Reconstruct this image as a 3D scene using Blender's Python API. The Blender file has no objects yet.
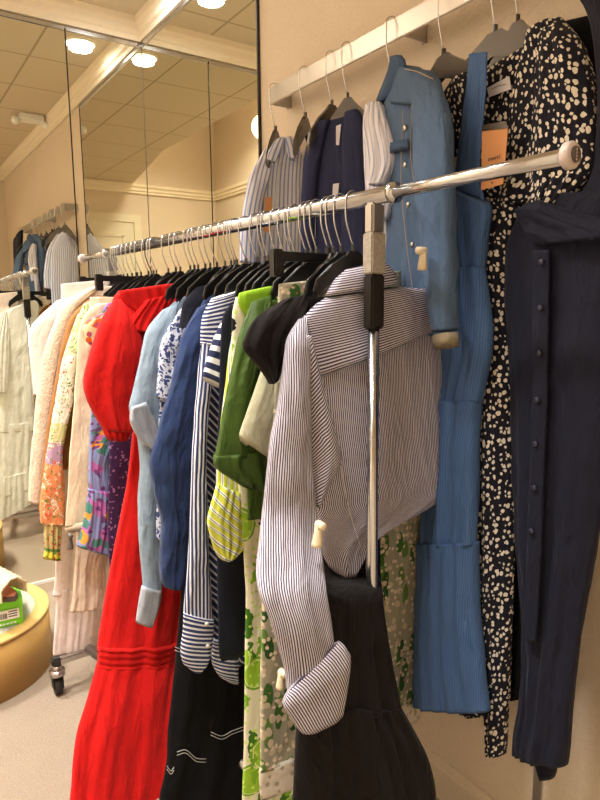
import bpy, bmesh, math, random
from mathutils import Vector, Matrix, noise
random.seed(7)
PI = math.pi
col = bpy.context.scene.collection
# ------------------------------------------------------------------ camera
F, PITCH, YAW, ROLL, EYE = 621.15, 0.147687, 0.598015, -0.009584, 1.48157
D, L, ZT = 1.305, 3.360, 2.840          # right wall x, far wall y, top of the mirrors
CZ = 2.97                                # tile ceiling
XE = 0.16                                # edge of the tile ceiling; beyond it a raised ceiling
XL, YB, ZR = -1.25, -0.85, 3.9
cy, sy, cp, sp = math.cos(YAW), math.sin(YAW), math.cos(PITCH), math.sin(PITCH)
FW = Vector((sy*cp, cy*cp, -sp)); R0 = Vector((cy, -sy, 0)); U0 = R0.cross(FW)
RT = R0*math.cos(ROLL)+U0*math.sin(ROLL); UP = U0*math.cos(ROLL)-R0*math.sin(ROLL)
EYEV = Vector((0, 0, EYE))
def ray(px, py): return FW+RT*((px-300)/F)+UP*((400-py)/F)
def on_z(px, py, z):
    d = ray(px, py); return EYEV+d*((z-EYE)/d.z)
def on_y(px, py, y):
    d = ray(px, py); return EYEV+d*(y/d.y)
def on_x(px, py, x):
    d = ray(px, py); return EYEV+d*(x/d.x)
cd = bpy.data.cameras.new('camera'); cam = bpy.data.objects.new('camera', cd); col.objects.link(cam)
cam.matrix_world = Matrix(((RT.x, UP.x, -FW.x, 0), (RT.y, UP.y, -FW.y, 0), (RT.z, UP.z, -FW.z, EYE), (0, 0, 0, 1)))
cd.sensor_fit = 'HORIZONTAL'; cd.sensor_width = 36; cd.lens = F/600*36; cd.clip_start = 0.02
bpy.context.scene.camera = cam
# ------------------------------------------------------------------ materials
class NT:
    def __init__(s, name):
        s.m = bpy.data.materials.new(name); s.m.use_nodes = True; s.t = s.m.node_tree
        s.b = s.t.nodes['Principled BSDF']
    def n(s, typ, **kw):
        x = s.t.nodes.new(typ)
        for k, v in kw.items(): setattr(x, k, v)
        return x
    def l(s, a, b): s.t.links.new(a, b)
    def math(s, op, a, b=None, c=None):
        x = s.n('ShaderNodeMath', operation=op)
        for i, v in enumerate((a, b, c)):
            if v is None: continue
            if isinstance(v, (int, float)): x.inputs[i].default_value = v
            else: s.l(v, x.inputs[i])
        return x.outputs[0]
    def mix(s, f, a, b):
        x = s.n('ShaderNodeMix', data_type='RGBA')
        if isinstance(f, (int, float)): x.inputs[0].default_value = f
        else: s.l(f, x.inputs[0])
        for i, v in ((6, a), (7, b)):
            if isinstance(v, tuple): x.inputs[i].default_value = lin(v)
            else: s.l(v, x.inputs[i])
        return x.outputs[2]
    def uv(s):
        tc = s.n('ShaderNodeTexCoord'); return tc.outputs['UV']
    def obj(s):
        tc = s.n('ShaderNodeTexCoord'); return tc.outputs['Object']
    def noise(s, vec, scale, detail=3, rough=.5, dist=0):
        x = s.n('ShaderNodeTexNoise'); s.l(vec, x.inputs['Vector']); x.inputs['Scale'].default_value = scale
        x.inputs['Detail'].default_value = detail; x.inputs['Roughness'].default_value = rough; x.inputs['Distortion'].default_value = dist
        return x.outputs['Fac']
    def bump(s, h, strength, dist=.01, prev=None):
        x = s.n('ShaderNodeBump'); x.inputs['Strength'].default_value = strength; x.inputs['Distance'].default_value = dist
        s.l(h, x.inputs['Height'])
        if prev is not None: s.l(prev, x.inputs['Normal'])
        s.l(x.outputs[0], s.b.inputs['Normal']); return x.outputs[0]
def s2l(c):
    c /= 255.; return c/12.92 if c <= .04045 else ((c+.055)/1.055)**2.4
def lin(c): return (s2l(c[0]), s2l(c[1]), s2l(c[2]), 1)
def plain(name, c, rough=.5, metal=0, spec=.5, emit=0):
    t = NT(name); t.b.inputs['Base Color'].default_value = lin(c); t.b.inputs['Roughness'].default_value = rough
    t.b.inputs['Metallic'].default_value = metal; t.b.inputs['Specular IOR Level'].default_value = spec
    if emit:
        t.b.inputs['Emission Color'].default_value = lin(c); t.b.inputs['Emission Strength'].default_value = emit
    return t.m
def finish(t, colour, rough=.9, sheen=.04, wr=.35, fine=.25):
    """cloth: colour socket or tuple, crease bump and a fine weave bump"""
    if isinstance(colour, tuple): 
        uvn = t.noise(t.uv(), 60, 2); colour = t.mix(uvn, tuple(c*.93 for c in colour), tuple(min(255, c*1.06) for c in colour))
    t.l(colour, t.b.inputs['Base Color']); t.b.inputs['Roughness'].default_value = rough
    t.b.inputs['Specular IOR Level'].default_value = .2
    t.b.inputs['Sheen Weight'].default_value = sheen; t.b.inputs['Sheen Roughness'].default_value = .5
    uv = t.uv()
    mp = t.n('ShaderNodeMapping'); mp.inputs['Scale'].default_value = (1.2, .38, 1); mp.inputs['Rotation'].default_value = (0, 0, .18); t.l(uv, mp.inputs['Vector'])
    n1 = t.noise(mp.outputs[0], 9, 3, .5, .9); n2 = t.noise(mp.outputs[0], 26, 3, .5, .6)
    r1 = t.math('ABSOLUTE', t.math('SUBTRACT', n1, .5)); r2 = t.math('ABSOLUTE', t.math('SUBTRACT', n2, .5))
    h = t.math('ADD', t.math('ADD', t.math('MULTIPLY', n1, 1.0), t.math('MULTIPLY', r1, .7)), t.math('ADD', t.math('MULTIPLY', r2, .45), t.math('MULTIPLY', n2, .4)))
    b = t.bump(h, wr, .024)
    if fine: t.bump(t.noise(uv, 420, 2), fine, .002, b)
    return t.m
def cloth(name, c, **kw): return finish(NT(name), c, **kw)
def stripes(name, base, line, period, duty, axis='u', ang=0, **kw):
    t = NT(name); uv = t.uv(); sx = t.n('ShaderNodeSeparateXYZ'); t.l(uv, sx.inputs[0])
    if ang:
        v = t.math('ADD', t.math('MULTIPLY', sx.outputs[0], math.cos(ang)), t.math('MULTIPLY', sx.outputs[1], math.sin(ang)))
    else: v = sx.outputs[0 if axis == 'u' else 1]
    w = t.math('MULTIPLY', t.noise(uv, 5, 1), period*.5)
    f = t.math('FRACT', t.math('DIVIDE', t.math('ADD', t.math('ADD', v, w), 10.), period))
    m = t.math('LESS_THAN', f, duty)
    return finish(t, t.mix(m, base, line), **kw)
def multistripe(name, cols, period, axis='u', ang=0, **kw):
    t = NT(name); uv = t.uv(); sx = t.n('ShaderNodeSeparateXYZ'); t.l(uv, sx.inputs[0])
    v = t.math('ADD', t.math('MULTIPLY', sx.outputs[0], math.cos(ang)), t.math('MULTIPLY', sx.outputs[1], math.sin(ang)))
    f = t.math('FRACT', t.math('DIVIDE', t.math('ADD', v, 10.), period))
    r = t.n('ShaderNodeValToRGB'); r.color_ramp.interpolation = 'CONSTANT'; el = r.color_ramp.elements
    while len(el) < len(cols): el.new(.5)
    for e, (p, c) in zip(el, cols): e.position = p
    for e, (p, c) in zip(el, cols): e.color = lin(c)
    t.l(f, r.inputs[0]); return finish(t, r.outputs[0], **kw)
def spots(name, base, dot, scale, r, **kw):
    t = NT(name); uv = t.uv()
    mp = t.n('ShaderNodeMapping'); mp.inputs['Scale'].default_value = (1.15, .95, 1); t.l(uv, mp.inputs['Vector'])
    vo = t.n('ShaderNodeTexVoronoi'); vo.voronoi_dimensions = '2D'; vo.inputs['Scale'].default_value = scale; vo.inputs['Randomness'].default_value = .85
    nz = t.n('ShaderNodeTexNoise'); t.l(uv, nz.inputs['Vector']); nz.inputs['Scale'].default_value = 90
    va = t.n('ShaderNodeVectorMath', operation='MULTIPLY_ADD'); t.l(nz.outputs['Color'], va.inputs[0]); va.inputs[1].default_value = (.009, .009, 0); t.l(mp.outputs[0], va.inputs[2])
    t.l(va.outputs[0], vo.inputs['Vector'])
    sx = t.n('ShaderNodeSeparateColor'); t.l(vo.outputs['Color'], sx.inputs[0])
    rad = t.math('ADD', t.math('MULTIPLY', sx.outputs[0], r*.75), r*.45)
    m = t.math('LESS_THAN', vo.outputs['Distance'], rad)
    return finish(t, t.mix(m, base, dot), **kw)
def printed(name, base, layers, **kw):
    """layers: (scale, radius, colour, distortion, keep[, stretch, turn, seed]) shapes scattered over the base"""
    t = NT(name); uv = t.uv(); c = base
    nz = t.n('ShaderNodeTexNoise'); t.l(uv, nz.inputs['Vector']); nz.inputs['Scale'].default_value = 38
    for k, ly in enumerate(layers):
        scale, r, colr, dist, keep = ly[:5]; st, turn, sd = (ly[5:]+(1, 0, k)[len(ly)-5:]) if len(ly) < 8 else ly[5:]
        va = t.n('ShaderNodeVectorMath', operation='MULTIPLY_ADD'); t.l(nz.outputs['Color'], va.inputs[0])
        va.inputs[1].default_value = (dist, dist, 0)
        mp = t.n('ShaderNodeMapping'); t.l(uv, mp.inputs['Vector']); mp.inputs['Location'].default_value = (sd*3.17+.3, sd*1.91, 0)
        mp.inputs['Rotation'].default_value = (0, 0, turn); mp.inputs['Scale'].default_value = (1, st, 1)
        t.l(mp.outputs[0], va.inputs[2])
        vo = t.n('ShaderNodeTexVoronoi'); vo.voronoi_dimensions = '2D'; vo.inputs['Scale'].default_value = scale; t.l(va.outputs[0], vo.inputs['Vector'])
        sx = t.n('ShaderNodeSeparateColor'); t.l(vo.outputs['Color'], sx.inputs[0])
        m = t.math('MULTIPLY', t.math('LESS_THAN', vo.outputs['Distance'], r), t.math('LESS_THAN', sx.outputs[1], keep))
        c = t.mix(m, c, colr)
    return finish(t, c, **kw)
def lace(name, a, b, scale=90, **kw):
    t = NT(name); uv = t.uv(); vo = t.n('ShaderNodeTexVoronoi'); vo.inputs['Scale'].default_value = scale; t.l(uv, vo.inputs['Vector'])
    c = t.mix(t.math('LESS_THAN', vo.outputs['Distance'], .33), a, b)
    m = finish(t, c, **kw); t.bump(vo.outputs['Distance'], .5, .004); return m
def bands(name, stops, overlay=None, **kw):
    """colours by distance down the cloth (metres)"""
    t = NT(name); uv = t.uv(); sx = t.n('ShaderNodeSeparateXYZ'); t.l(uv, sx.inputs[0])
    r = t.n('ShaderNodeValToRGB'); r.color_ramp.interpolation = 'CONSTANT'; el = r.color_ramp.elements
    while len(el) < len(stops): el.new(.5)
    for e, (p, c) in zip(el, stops): e.position = p
    for e, (p, c) in zip(el, stops): e.color = lin(c)
    t.l(sx.outputs[1], r.inputs[0]); c = r.outputs[0]
    for (sc, rad, colr, keep) in overlay or []:
        nz = t.n('ShaderNodeTexNoise'); t.l(uv, nz.inputs['Vector']); nz.inputs['Scale'].default_value = 60
        va = t.n('ShaderNodeVectorMath', operation='MULTIPLY_ADD'); t.l(nz.outputs['Color'], va.inputs[0]); va.inputs[1].default_value = (.05, .05, 0); t.l(uv, va.inputs[2])
        vo = t.n('ShaderNodeTexVoronoi'); vo.voronoi_dimensions = '2D'; vo.inputs['Scale'].default_value = sc; t.l(va.outputs[0], vo.inputs['Vector'])
        s3 = t.n('ShaderNodeSeparateColor'); t.l(vo.outputs['Color'], s3.inputs[0])
        m = t.math('MULTIPLY', t.math('LESS_THAN', vo.outputs['Distance'], rad), t.math('LESS_THAN', s3.outputs[0], keep))
        c = t.mix(m, c, colr)
    return finish(t, c, **kw)
def wallpaper(name, a, b, scale=240, st=.25, rough=.8):
    t = NT(name); o = t.obj(); n = t.noise(o, scale, 3, .6)
    t.l(t.mix(n, a, b), t.b.inputs['Base Color']); t.b.inputs['Roughness'].default_value = rough; t.b.inputs['Specular IOR Level'].default_value = .25
    t.bump(n, st, .004); return t.m

M = {}
M['wall'] = wallpaper('wallpaper', (206, 189, 166), (226, 210, 188), 130, .5)
M['trim'] = plain('trim_paint', (236, 222, 196), .55)
M['ceiling'] = None
M['chrome'] = plain('chrome', (206, 208, 212), .16, 1)
M['steel'] = plain('brushed_steel', (188, 186, 184), .3, 1)
M['black'] = plain('black_plastic', (22, 21, 21), .32)
M['greyplastic'] = plain('smoky_plastic', (70, 62, 56), .22)
M['darkedge'] = plain('dark_edge', (40, 34, 28), .5)
M['tape'] = wallpaper('worn_tape', (120, 108, 92), (190, 180, 165), 160, .4, .4)
M['sleevegrip'] = plain('black_grip', (30, 24, 20), .4)
M['cap'] = plain('cap_plastic', (205, 190, 182), .35)
M['caplogo'] = plain('cap_badge', (88, 78, 76), .45)
M['tagcream'] = plain('tag_plastic', (232, 214, 180), .4)
M['taggrey'] = plain('tag_grey', (110, 100, 88), .4)
M['taggold'] = plain('kraft_card', (214, 150, 96), .7)
M['labelw'] = plain('label_cloth', (215, 210, 215), .8)
M['ink'] = plain('ink', (60, 55, 60), .8)
M['white'] = plain('white_paint', (240, 238, 232), .5)
M['gold'] = plain('gold_laminate', (178, 138, 74), .45)
M['goldrim'] = plain('gold_rim', (208, 168, 100), .5)
M['inset'] = wallpaper('platform_fabric', (166, 160, 146), (186, 180, 166), 220, .2)
M['green'] = plain('green_card', (122, 214, 30), .45)
M['lamp'] = plain('lamp_glow', (255, 246, 225), .5, emit=4)
M['door'] = plain('door_paint', (222, 212, 186), .5)
M['rubber'] = plain('rubber', (34, 31, 29), .6)
mir = NT('mirror_glass'); mir.b.inputs['Base Color'].default_value = (.82, .80, .69, 1); mir.b.inputs['Metallic'].default_value = 1; mir.b.inputs['Roughness'].default_value = 0.0
M['mirror'] = mir.m
# carpet
t = NT('carpet'); o = t.obj(); n = t.noise(o, 150, 4, .7); n2 = t.noise(o, 5, 3, .6)
t.l(t.mix(n2, t.mix(n, (138, 120, 102), (192, 174, 154)), t.mix(n, (150, 131, 112), (203, 186, 166))), t.b.inputs['Base Color'])
t.b.inputs['Roughness'].default_value = 1; t.b.inputs['Specular IOR Level'].default_value = .05; t.bump(n, .9, .01); M['carpet'] = t.m
# ceiling tiles: 0.56 m grid
t = NT('ceiling_tile'); o = t.obj(); sx = t.n('ShaderNodeSeparateXYZ'); t.l(o, sx.inputs[0])
def gridline(v, off):
    f = t.math('FRACT', t.math('DIVIDE', t.math('ADD', v, 10*.56-off), .56))
    return t.math('MULTIPLY', t.math('GREATER_THAN', f, .0), t.math('LESS_THAN', f, .022))
g = t.math('MAXIMUM', gridline(sx.outputs[0], .90), gridline(sx.outputs[1], .31))
n = t.noise(o, 220, 3, .6)
t.l(t.mix(g, t.mix(n, (204, 188, 160), (220, 204, 178)), (170, 154, 124)), t.b.inputs['Base Color'])
t.b.inputs['Roughness'].default_value = .9; t.bump(n, .35, .004); M['ceiling'] = t.m

NAVY = (38, 48, 82)
M['brownstripe'] = stripes('fine_brown_stripe', (210, 206, 216), (74, 62, 80), .0050, .5, wr=.5)
M['brownstripe_v'] = stripes('fine_brown_stripe_across', (210, 206, 216), (74, 62, 80), .0050, .5, 'v', wr=.5)
M['brownstripe_d'] = stripes('fine_brown_stripe_bias', (210, 206, 216), (74, 62, 80), .0050, .5, ang=.35, wr=.5)
M['brownstripe_b'] = stripes('fine_brown_stripe_slant', (210, 206, 216), (74, 62, 80), .0050, .5, ang=-.7, wr=.5)
M['blacklinen'] = cloth('black_linen', (24, 20, 19), wr=.7, sheen=.04)
M['blackcloth'] = cloth('black_cloth', (13, 13, 16), wr=.5, sheen=.0)
M['taupefloral'] = printed('taupe_floral', (164, 158, 134), [(9, .05, (70, 104, 50), .04, 1, .12, .3, 4), (26, .30, (98, 130, 62), .008, .42, .42, .6, 1), (24, .30, (66, 106, 44), .008, .42, .42, -.8, 2), (22, .26, (46, 84, 34), .008, .3, .45, 1.4, 3), (48, .40, (206, 190, 160), .012, .4), (60, .28, (226, 210, 184), .01, .45), (46, .12, (168, 120, 96), .01, .3)])
M['lacehem'] = lace('cream_lace', (214, 204, 186), (168, 156, 134), 60)
M['creamlinen'] = cloth('sage_cream_linen', (186, 182, 152), wr=.6)
M['greensatin'] = cloth('green_satin', (62, 86, 30), rough=.5, wr=.9)
M['limeprint'] = printed('lime_print', (226, 220, 190), [(13, .20, (66, 112, 26), .03, .8, .35, .6, 2), (9, .40, (118, 166, 30), .012, .8, 1, 0, 1), (9, .35, (214, 226, 150), .012, .8, 1, 0, 1), (9, .32, (150, 194, 52), .012, .8, 1, 0, 1), (40, .16, (196, 220, 110), .01, .9), (12, .17, (24, 30, 24), .04, .5, .5, -.4, 5), (18, .16, (122, 172, 38), .05, .5, .4, -.9, 7)])
M['limetop'] = cloth('lime_cotton', (140, 184, 40), wr=.6)
M['yellowstripe'] = multistripe('yellow_stripe', [(0, (200, 202, 74)), (.42, (240, 240, 226)), (.56, (72, 96, 110)), (.66, (240, 240, 226)), (.8, (178, 190, 66))], .017)
M['yellowsmock'] = multistripe('yellow_smock', [(0, (206, 208, 80)), (.5, (240, 240, 226)), (.64, (72, 96, 110)), (.74, (240, 240, 226)), (.86, (178, 190, 66))], .020, ang=1.15, wr=.9)
M['darkdenim'] = cloth('dark_denim', (24, 27, 38), wr=.4, sheen=.03)
M['greydenim'] = cloth('slate_knit', (58, 66, 92), wr=.4)
M['widestripe'] = stripes('wide_navy_stripe', (222, 220, 226), (40, 46, 78), .030, .55, 'v')
M['navystripe'] = stripes('navy_white_stripe', (54, 64, 106), (226, 224, 230), .011, .42)
M['navystripe_v'] = stripes('navy_white_stripe_across', (54, 64, 106), (226, 224, 230), .011, .42, 'v')
M['navystripe_d'] = stripes('navy_white_stripe_bias', (46, 54, 92), (226, 224, 230), .014, .34, ang=.75)
M['chambray'] = cloth('navy_chambray', (42, 58, 96), wr=.8, sheen=.1)
M['paisley'] = printed('paisley', (206, 210, 226), [(60, .34, (58, 70, 118), .05, .75), (110, .3, (62, 74, 122), .03, .6)])
M['blackjersey'] = cloth('black_jersey', (17, 19, 30), wr=.4, sheen=.02)
M['lightdenim'] = cloth('light_denim', (146, 164, 180), wr=.6)
M['lightdenim_in'] = cloth('light_denim_inside', (168, 172, 180), wr=.5)
M['red'] = cloth('red_linen', (196, 20, 16), wr=.5, sheen=.05)
M['purple'] = printed('purple_print', (62, 36, 74), [(70, .25, (156, 110, 150), .04, .5)])
M['multifloral'] = printed('multi_floral', (134, 142, 186), [(15, .36, (176, 102, 168), .03, .6), (14, .32, (222, 146, 62), .03, .5), (18, .3, (74, 128, 118), .04, .5), (36, .3, (110, 66, 120), .03, .35)])
M['orangefloral'] = printed('orange_floral', (222, 210, 160), [(26, .4, (226, 106, 40), .02, .7), (34, .32, (176, 82, 110), .02, .5)])
M['cream'] = cloth('cream_linen', (232, 212, 180), wr=.5)
M['creamskirt'] = cloth('shell_linen', (226, 206, 182), wr=.6)
M['camel'] = cloth('camel', (160, 110, 64), wr=.3)
M['beigelace'] = lace('beige_lace', (226, 206, 184), (204, 178, 152), 150, wr=.3)
M['tierfloral'] = bands('tiered_floral', [(0, (198, 210, 160)), (.16, (238, 232, 212)), (.40, (214, 212, 150)), (.47, (186, 150, 176)), (.545, (232, 146, 96)), (.80, (196, 148, 178)), (.85, (168, 180, 168)), (.92, (220, 190, 70))], [(70, .34, (236, 224, 196), .5), (45, .22, (222, 96, 56), .3), (80, .25, (104, 136, 60), .45)])
M['tiercuff'] = bands('floral_cuff', [(0, (196, 176, 116)), (.09, (96, 124, 50)), (.105, (214, 204, 70))], [(50, .3, (206, 80, 60), .5), (60, .25, (80, 120, 60), .5)])
M['pinkwhite'] = cloth('blush_white', (238, 222, 214), wr=.4)
M['pinkskirt'] = cloth('blush_cotton', (236, 218, 208), wr=.5)
M['whitecotton'] = cloth('white_cotton', (242, 240, 234), wr=.35)
M['navycotton'] = cloth('navy_cotton', (23, 25, 42), rough=.75, wr=.55)
M['navyinner'] = cloth('navy_lining', (24, 25, 40), wr=.4)
M['polka'] = spots('pebble_dot', (26, 26, 38), (226, 218, 204), 68, .32, wr=.6)
M['blueden'] = stripes('blue_pin_denim', (78, 108, 156), (64, 92, 136), .006, .4, wr=.5)
M['jacket'] = cloth('washed_denim', (82, 104, 134), wr=.6)
M['jacketdark'] = cloth('denim_panel', (64, 84, 114), wr=.6)
M['khaki'] = cloth('khaki_cuff', (142, 130, 108), wr=.3)
M['stitch'] = plain('orange_thread', (176, 150, 110), .8)
M['whitethread'] = plain('white_thread', (196, 192, 186), .8)
M['ticking'] = stripes('pale_ticking', (226, 224, 232), (176, 182, 210), .016, .25)
M['bluestripe'] = stripes('blue_white_stripe', (236, 236, 246), (150, 166, 216), .016, .36)
M['navyknit'] = cloth('navy_knit', (52, 56, 86), wr=.3)
M['blueflower'] = printed('blue_flower', (228, 228, 234), [(30, .3, (90, 110, 170), .03, .5)])
M['button'] = plain('pearl_button', (226, 222, 214), .3)
M['navybutton'] = plain('navy_button', (46, 48, 66), .3)
M['raffia'] = lace('raffia', (222, 206, 168), (180, 158, 112), 120)
M['sole'] = plain('sole', (84, 68, 56), .6)
M['insole'] = plain('insole', (206, 128, 100), .6)

# ------------------------------------------------------------------ objects
def link(name, me, parent=None, m=None, smooth=True):
    o = bpy.data.objects.new(name, me); col.objects.link(o)
    if m: me.materials.append(M[m] if isinstance(m, str) else m)
    if smooth:
        for p in me.polygons: p.use_smooth = True
    if parent: o.parent = parent
    return o
def tag(o, label=None, cat=None, group=None, kind=None):
    if label: o['label'] = label
    if cat: o['category'] = cat
    if group: o['group'] = group
    if kind: o['kind'] = kind
    return o
def empty(name, loc, label=None, cat=None, group=None):
    o = bpy.data.objects.new(name, None); col.objects.link(o); o.location = loc; o.empty_display_size = .05
    return tag(o, label, cat, group)
def to_mesh(bm, name):
    bmesh.ops.recalc_face_normals(bm, faces=bm.faces)
    me = bpy.data.meshes.new(name); bm.to_mesh(me); bm.free(); return me
def box_bm(bm, x0, y0, z0, x1, y1, z1, bev=0):
    vs = [bm.verts.new((x, y, z)) for x in (x0, x1) for y in (y0, y1) for z in (z0, z1)]
    fs = [bm.faces.new([vs[i] for i in f]) for f in ((0, 1, 3, 2), (4, 6, 7, 5), (0, 4, 5, 1), (2, 3, 7, 6), (0, 2, 6, 4), (1, 5, 7, 3))]
    if bev:
        es = list({e for f in fs for e in f.edges}); bmesh.ops.bevel(bm, geom=es, offset=bev, segments=2, affect='EDGES')
def box(name, b, m, parent=None, bev=0, off=None):
    bm = bmesh.new(); box_bm(bm, *b, bev=bev); me = to_mesh(bm, name)
    if parent is not None:
        o = parent.location; me.transform(Matrix.Translation(-o))
    return link(name, me, parent, m, False)
def tube_bm(bm, pts, r, seg=10, caps=True, closed=False):
    pts = [Vector(p) for p in pts]; n = len(pts); rs = r if isinstance(r, (list, tuple)) else [r]*n
    rings = []; prev = None
    for i, p in enumerate(pts):
        a = pts[max(i-1, 0)]; b = pts[min(i+1, n-1)]; d = (b-a).normalized()
        if prev is None:
            up = Vector((0, 0, 1)) if abs(d.z) < .9 else Vector((1, 0, 0)); x = d.cross(up).normalized()
        else: x = (prev-d*prev.dot(d)).normalized()
        prev = x; y = d.cross(x)
        rings.append([bm.verts.new(p+(x*math.cos(2*PI*k/seg)+y*math.sin(2*PI*k/seg))*rs[i]) for k in range(seg)])
    for i in range(n-1):
        for k in range(seg): bm.faces.new((rings[i][k], rings[i][(k+1) % seg], rings[i+1][(k+1) % seg], rings[i+1][k]))
    if caps: bm.faces.new(rings[0][::-1]); bm.faces.new(rings[-1])
def tube(name, pts, r, m, parent=None, seg=12):
    bm = bmesh.new(); o = parent.location if parent else Vector((0, 0, 0))
    tube_bm(bm, [Vector(p)-o for p in pts], r, seg); me = to_mesh(bm, name); ob = link(name, me, parent, m)
    return ob
def prism_bm(bm, pts, vec, bev=0):
    """pts: 3D loop, extruded by vec"""
    a = [bm.verts.new(p) for p in pts]; b = [bm.verts.new(Vector(p)+vec) for p in pts]; n = len(a)
    fs = [bm.faces.new(a[::-1]), bm.faces.new(b)]
    for i in range(n): fs.append(bm.faces.new((a[i], a[(i+1) % n], b[(i+1) % n], b[i])))
    if bev:
        es = [e for e in fs[0].edges]+[e for e in fs[1].edges]
        bmesh.ops.bevel(bm, geom=es, offset=bev, segments=2, affect='EDGES')
def smooth_path(pts, n):
    pts = [Vector(p) for p in pts]; P = [pts[0]*2-pts[1]]+pts+[pts[-1]*2-pts[-2]]; out = []
    for i in range(1, len(P)-2):
        for k in range(n):
            t = k/n; a, b, c, d = P[i-1:i+3]
            out.append(.5*((2*b)+(c-a)*t+(2*a-5*b+4*c-d)*t*t+(3*b-a-3*c+d)*t**3))
    out.append(pts[-1]); return out
def struct(name, b, m, bev=0): return tag(box(name, b, m, bev=bev), kind='structure')

# ------------------------------------------------------------------ the room
struct('floor', (XL-.1, YB-.1, -.05, D+.1, L+.1, 0), 'carpet')
struct('ceiling', (XE, YB-.1, CZ, D+.1, L+.1, CZ+.05), 'ceiling')
struct('ceiling_raised', (XL-.1, YB-.1, ZR, XE+.06, L+.1, ZR+.05), 'wall')
bm = bmesh.new(); prism_bm(bm, [(XE, .85, CZ), (XE, YB, CZ), (-.14, YB, CZ)], Vector((0, 0, .05))); tag(link('ceiling_corner', to_mesh(bm, 'ceiling_corner'), None, 'ceiling', False), kind='structure')
struct('wall_soffit', (XE, YB, CZ+.05, XE+.06, L, ZR), 'wall')
struct('wall_right', (D, YB-.1, 0, D+.1, L+.1, ZR), 'wall')
struct('wall_far', (XL-.1, L, 0, D, L+.1, ZR), 'wall')
struct('wall_left', (XL-.1, YB-.1, 0, XL, L, ZR), 'wall')
struct('wall_back', (XL, YB-.1, 0, D, YB, ZR), 'wall')
def profile_trim(name, prof, p0, p1, inward, m='trim', mitre=(0, 0)):
    """prof: (out, z) loop swept from p0 to p1; inward = unit vector off the wall; mitre shortens each end by its outward distance"""
    bm = bmesh.new(); d = (Vector(p1)-Vector(p0)).normalized(); inv = Vector(inward); rings = []
    for p, s, mt in ((p0, 1, mitre[0]), (p1, -1, mitre[1])):
        rings.append([bm.verts.new(Vector(p)+inv*o+Vector((0, 0, z))+d*(s*o*mt)) for o, z in prof])
    n = len(prof)
    for i in range(n): bm.faces.new((rings[0][i], rings[0][(i+1) % n], rings[1][(i+1) % n], rings[1][i]))
    bm.faces.new(rings[0][::-1]); bm.faces.new(rings[1])
    o = link(name, to_mesh(bm, name), None, m, False); return tag(o, kind='structure')
CR = [(0, 2.862), (.020, 2.862), (.022, 2.868), (.022, 2.885), (.034, 2.895), (.036, 2.925), (.050, 2.940), (.054, 2.9695), (0, 2.9695)]
profile_trim('trim_1', CR, (D-.001, YB, 0), (D-.001, L, 0), (-1, 0, 0), mitre=(1, 1))
profile_trim('trim_2', CR, (XL, L-.001, 0), (D, L-.001, 0), (0, -1, 0), mitre=(1, 1))
profile_trim('trim_3', CR, (XL, YB+.001, 0), (D, YB+.001, 0), (0, 1, 0), mitre=(1, 1))
profile_trim('trim_4', CR, (XL+.001, YB, 0), (XL+.001, L, 0), (1, 0, 0), mitre=(1, 1))
BP = [(0, 0), (.014, 0), (.014, .100), (.010, .106), (.006, .128), (0, .130)]
profile_trim('baseboard_right', BP, (D-.0005, YB, 0), (D-.0005, L, 0), (-1, 0, 0), 'wall', mitre=(1, 1))
profile_trim('baseboard_back', BP, (XL, YB+.0005, 0), (D, YB+.0005, 0), (0, 1, 0), 'trim', mitre=(1, 1))
profile_trim('baseboard_left', BP, (XL+.0005, YB, 0), (XL+.0005, L, 0), (1, 0, 0), 'trim', mitre=(1, 1))
profile_trim('baseboard_far', [(0, 0), (.016, 0), (.016, .045), (0, .047)], (XL, L-.0005, 0), (D, L-.0005, 0), (0, -1, 0), 'wall', mitre=(1, 1))
# mirrors
def mirror_far(x0, x1, label):
    e = empty('mirror_panel', ((x0+x1)/2, L-.004, .056), label, 'mirror')
    box('glass', (x0, L-.010, .056, x1, L-.003, ZT), 'mirror', e)
    box('edge_backing', (x0-.0035, L-.0028, .050, x1+.0035, L-.0008, ZT+.012), 'darkedge', e)
    box('bottom_channel', (x0, L-.016, .048, x1, L-.0105, .064), 'white', e)
    box('top_channel', (x0, L-.016, ZT-.004, x1, L-.0105, ZT+.014), 'chrome', e)
    return e
mirror_far(.912, D-.0122, 'narrow tall mirror panel in the corner where the two mirror walls meet')
mirror_far(-.70, .905, 'wide tall mirror panel on the far wall reflecting the white clothes')
e = empty('mirror_panel', (D-.004, (2.165+L)/2, .056), 'tall mirror panel on the right wall between corner and wallpaper', 'mirror')
box('glass', (D-.010, 2.168, .135, D-.003, L-.0122, ZT), 'mirror', e)
box('edge_backing', (D-.0028, 2.160, .132, D-.0008, L-.017, ZT+.012), 'darkedge', e)
box('side_strip', (D-.0125, 2.160, .135, D-.003, 2.1675, ZT+.012), 'darkedge', e)
box('top_channel', (D-.016, 2.168, ZT-.004, D-.0105, L-.020, ZT+.014), 'chrome', e)
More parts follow.
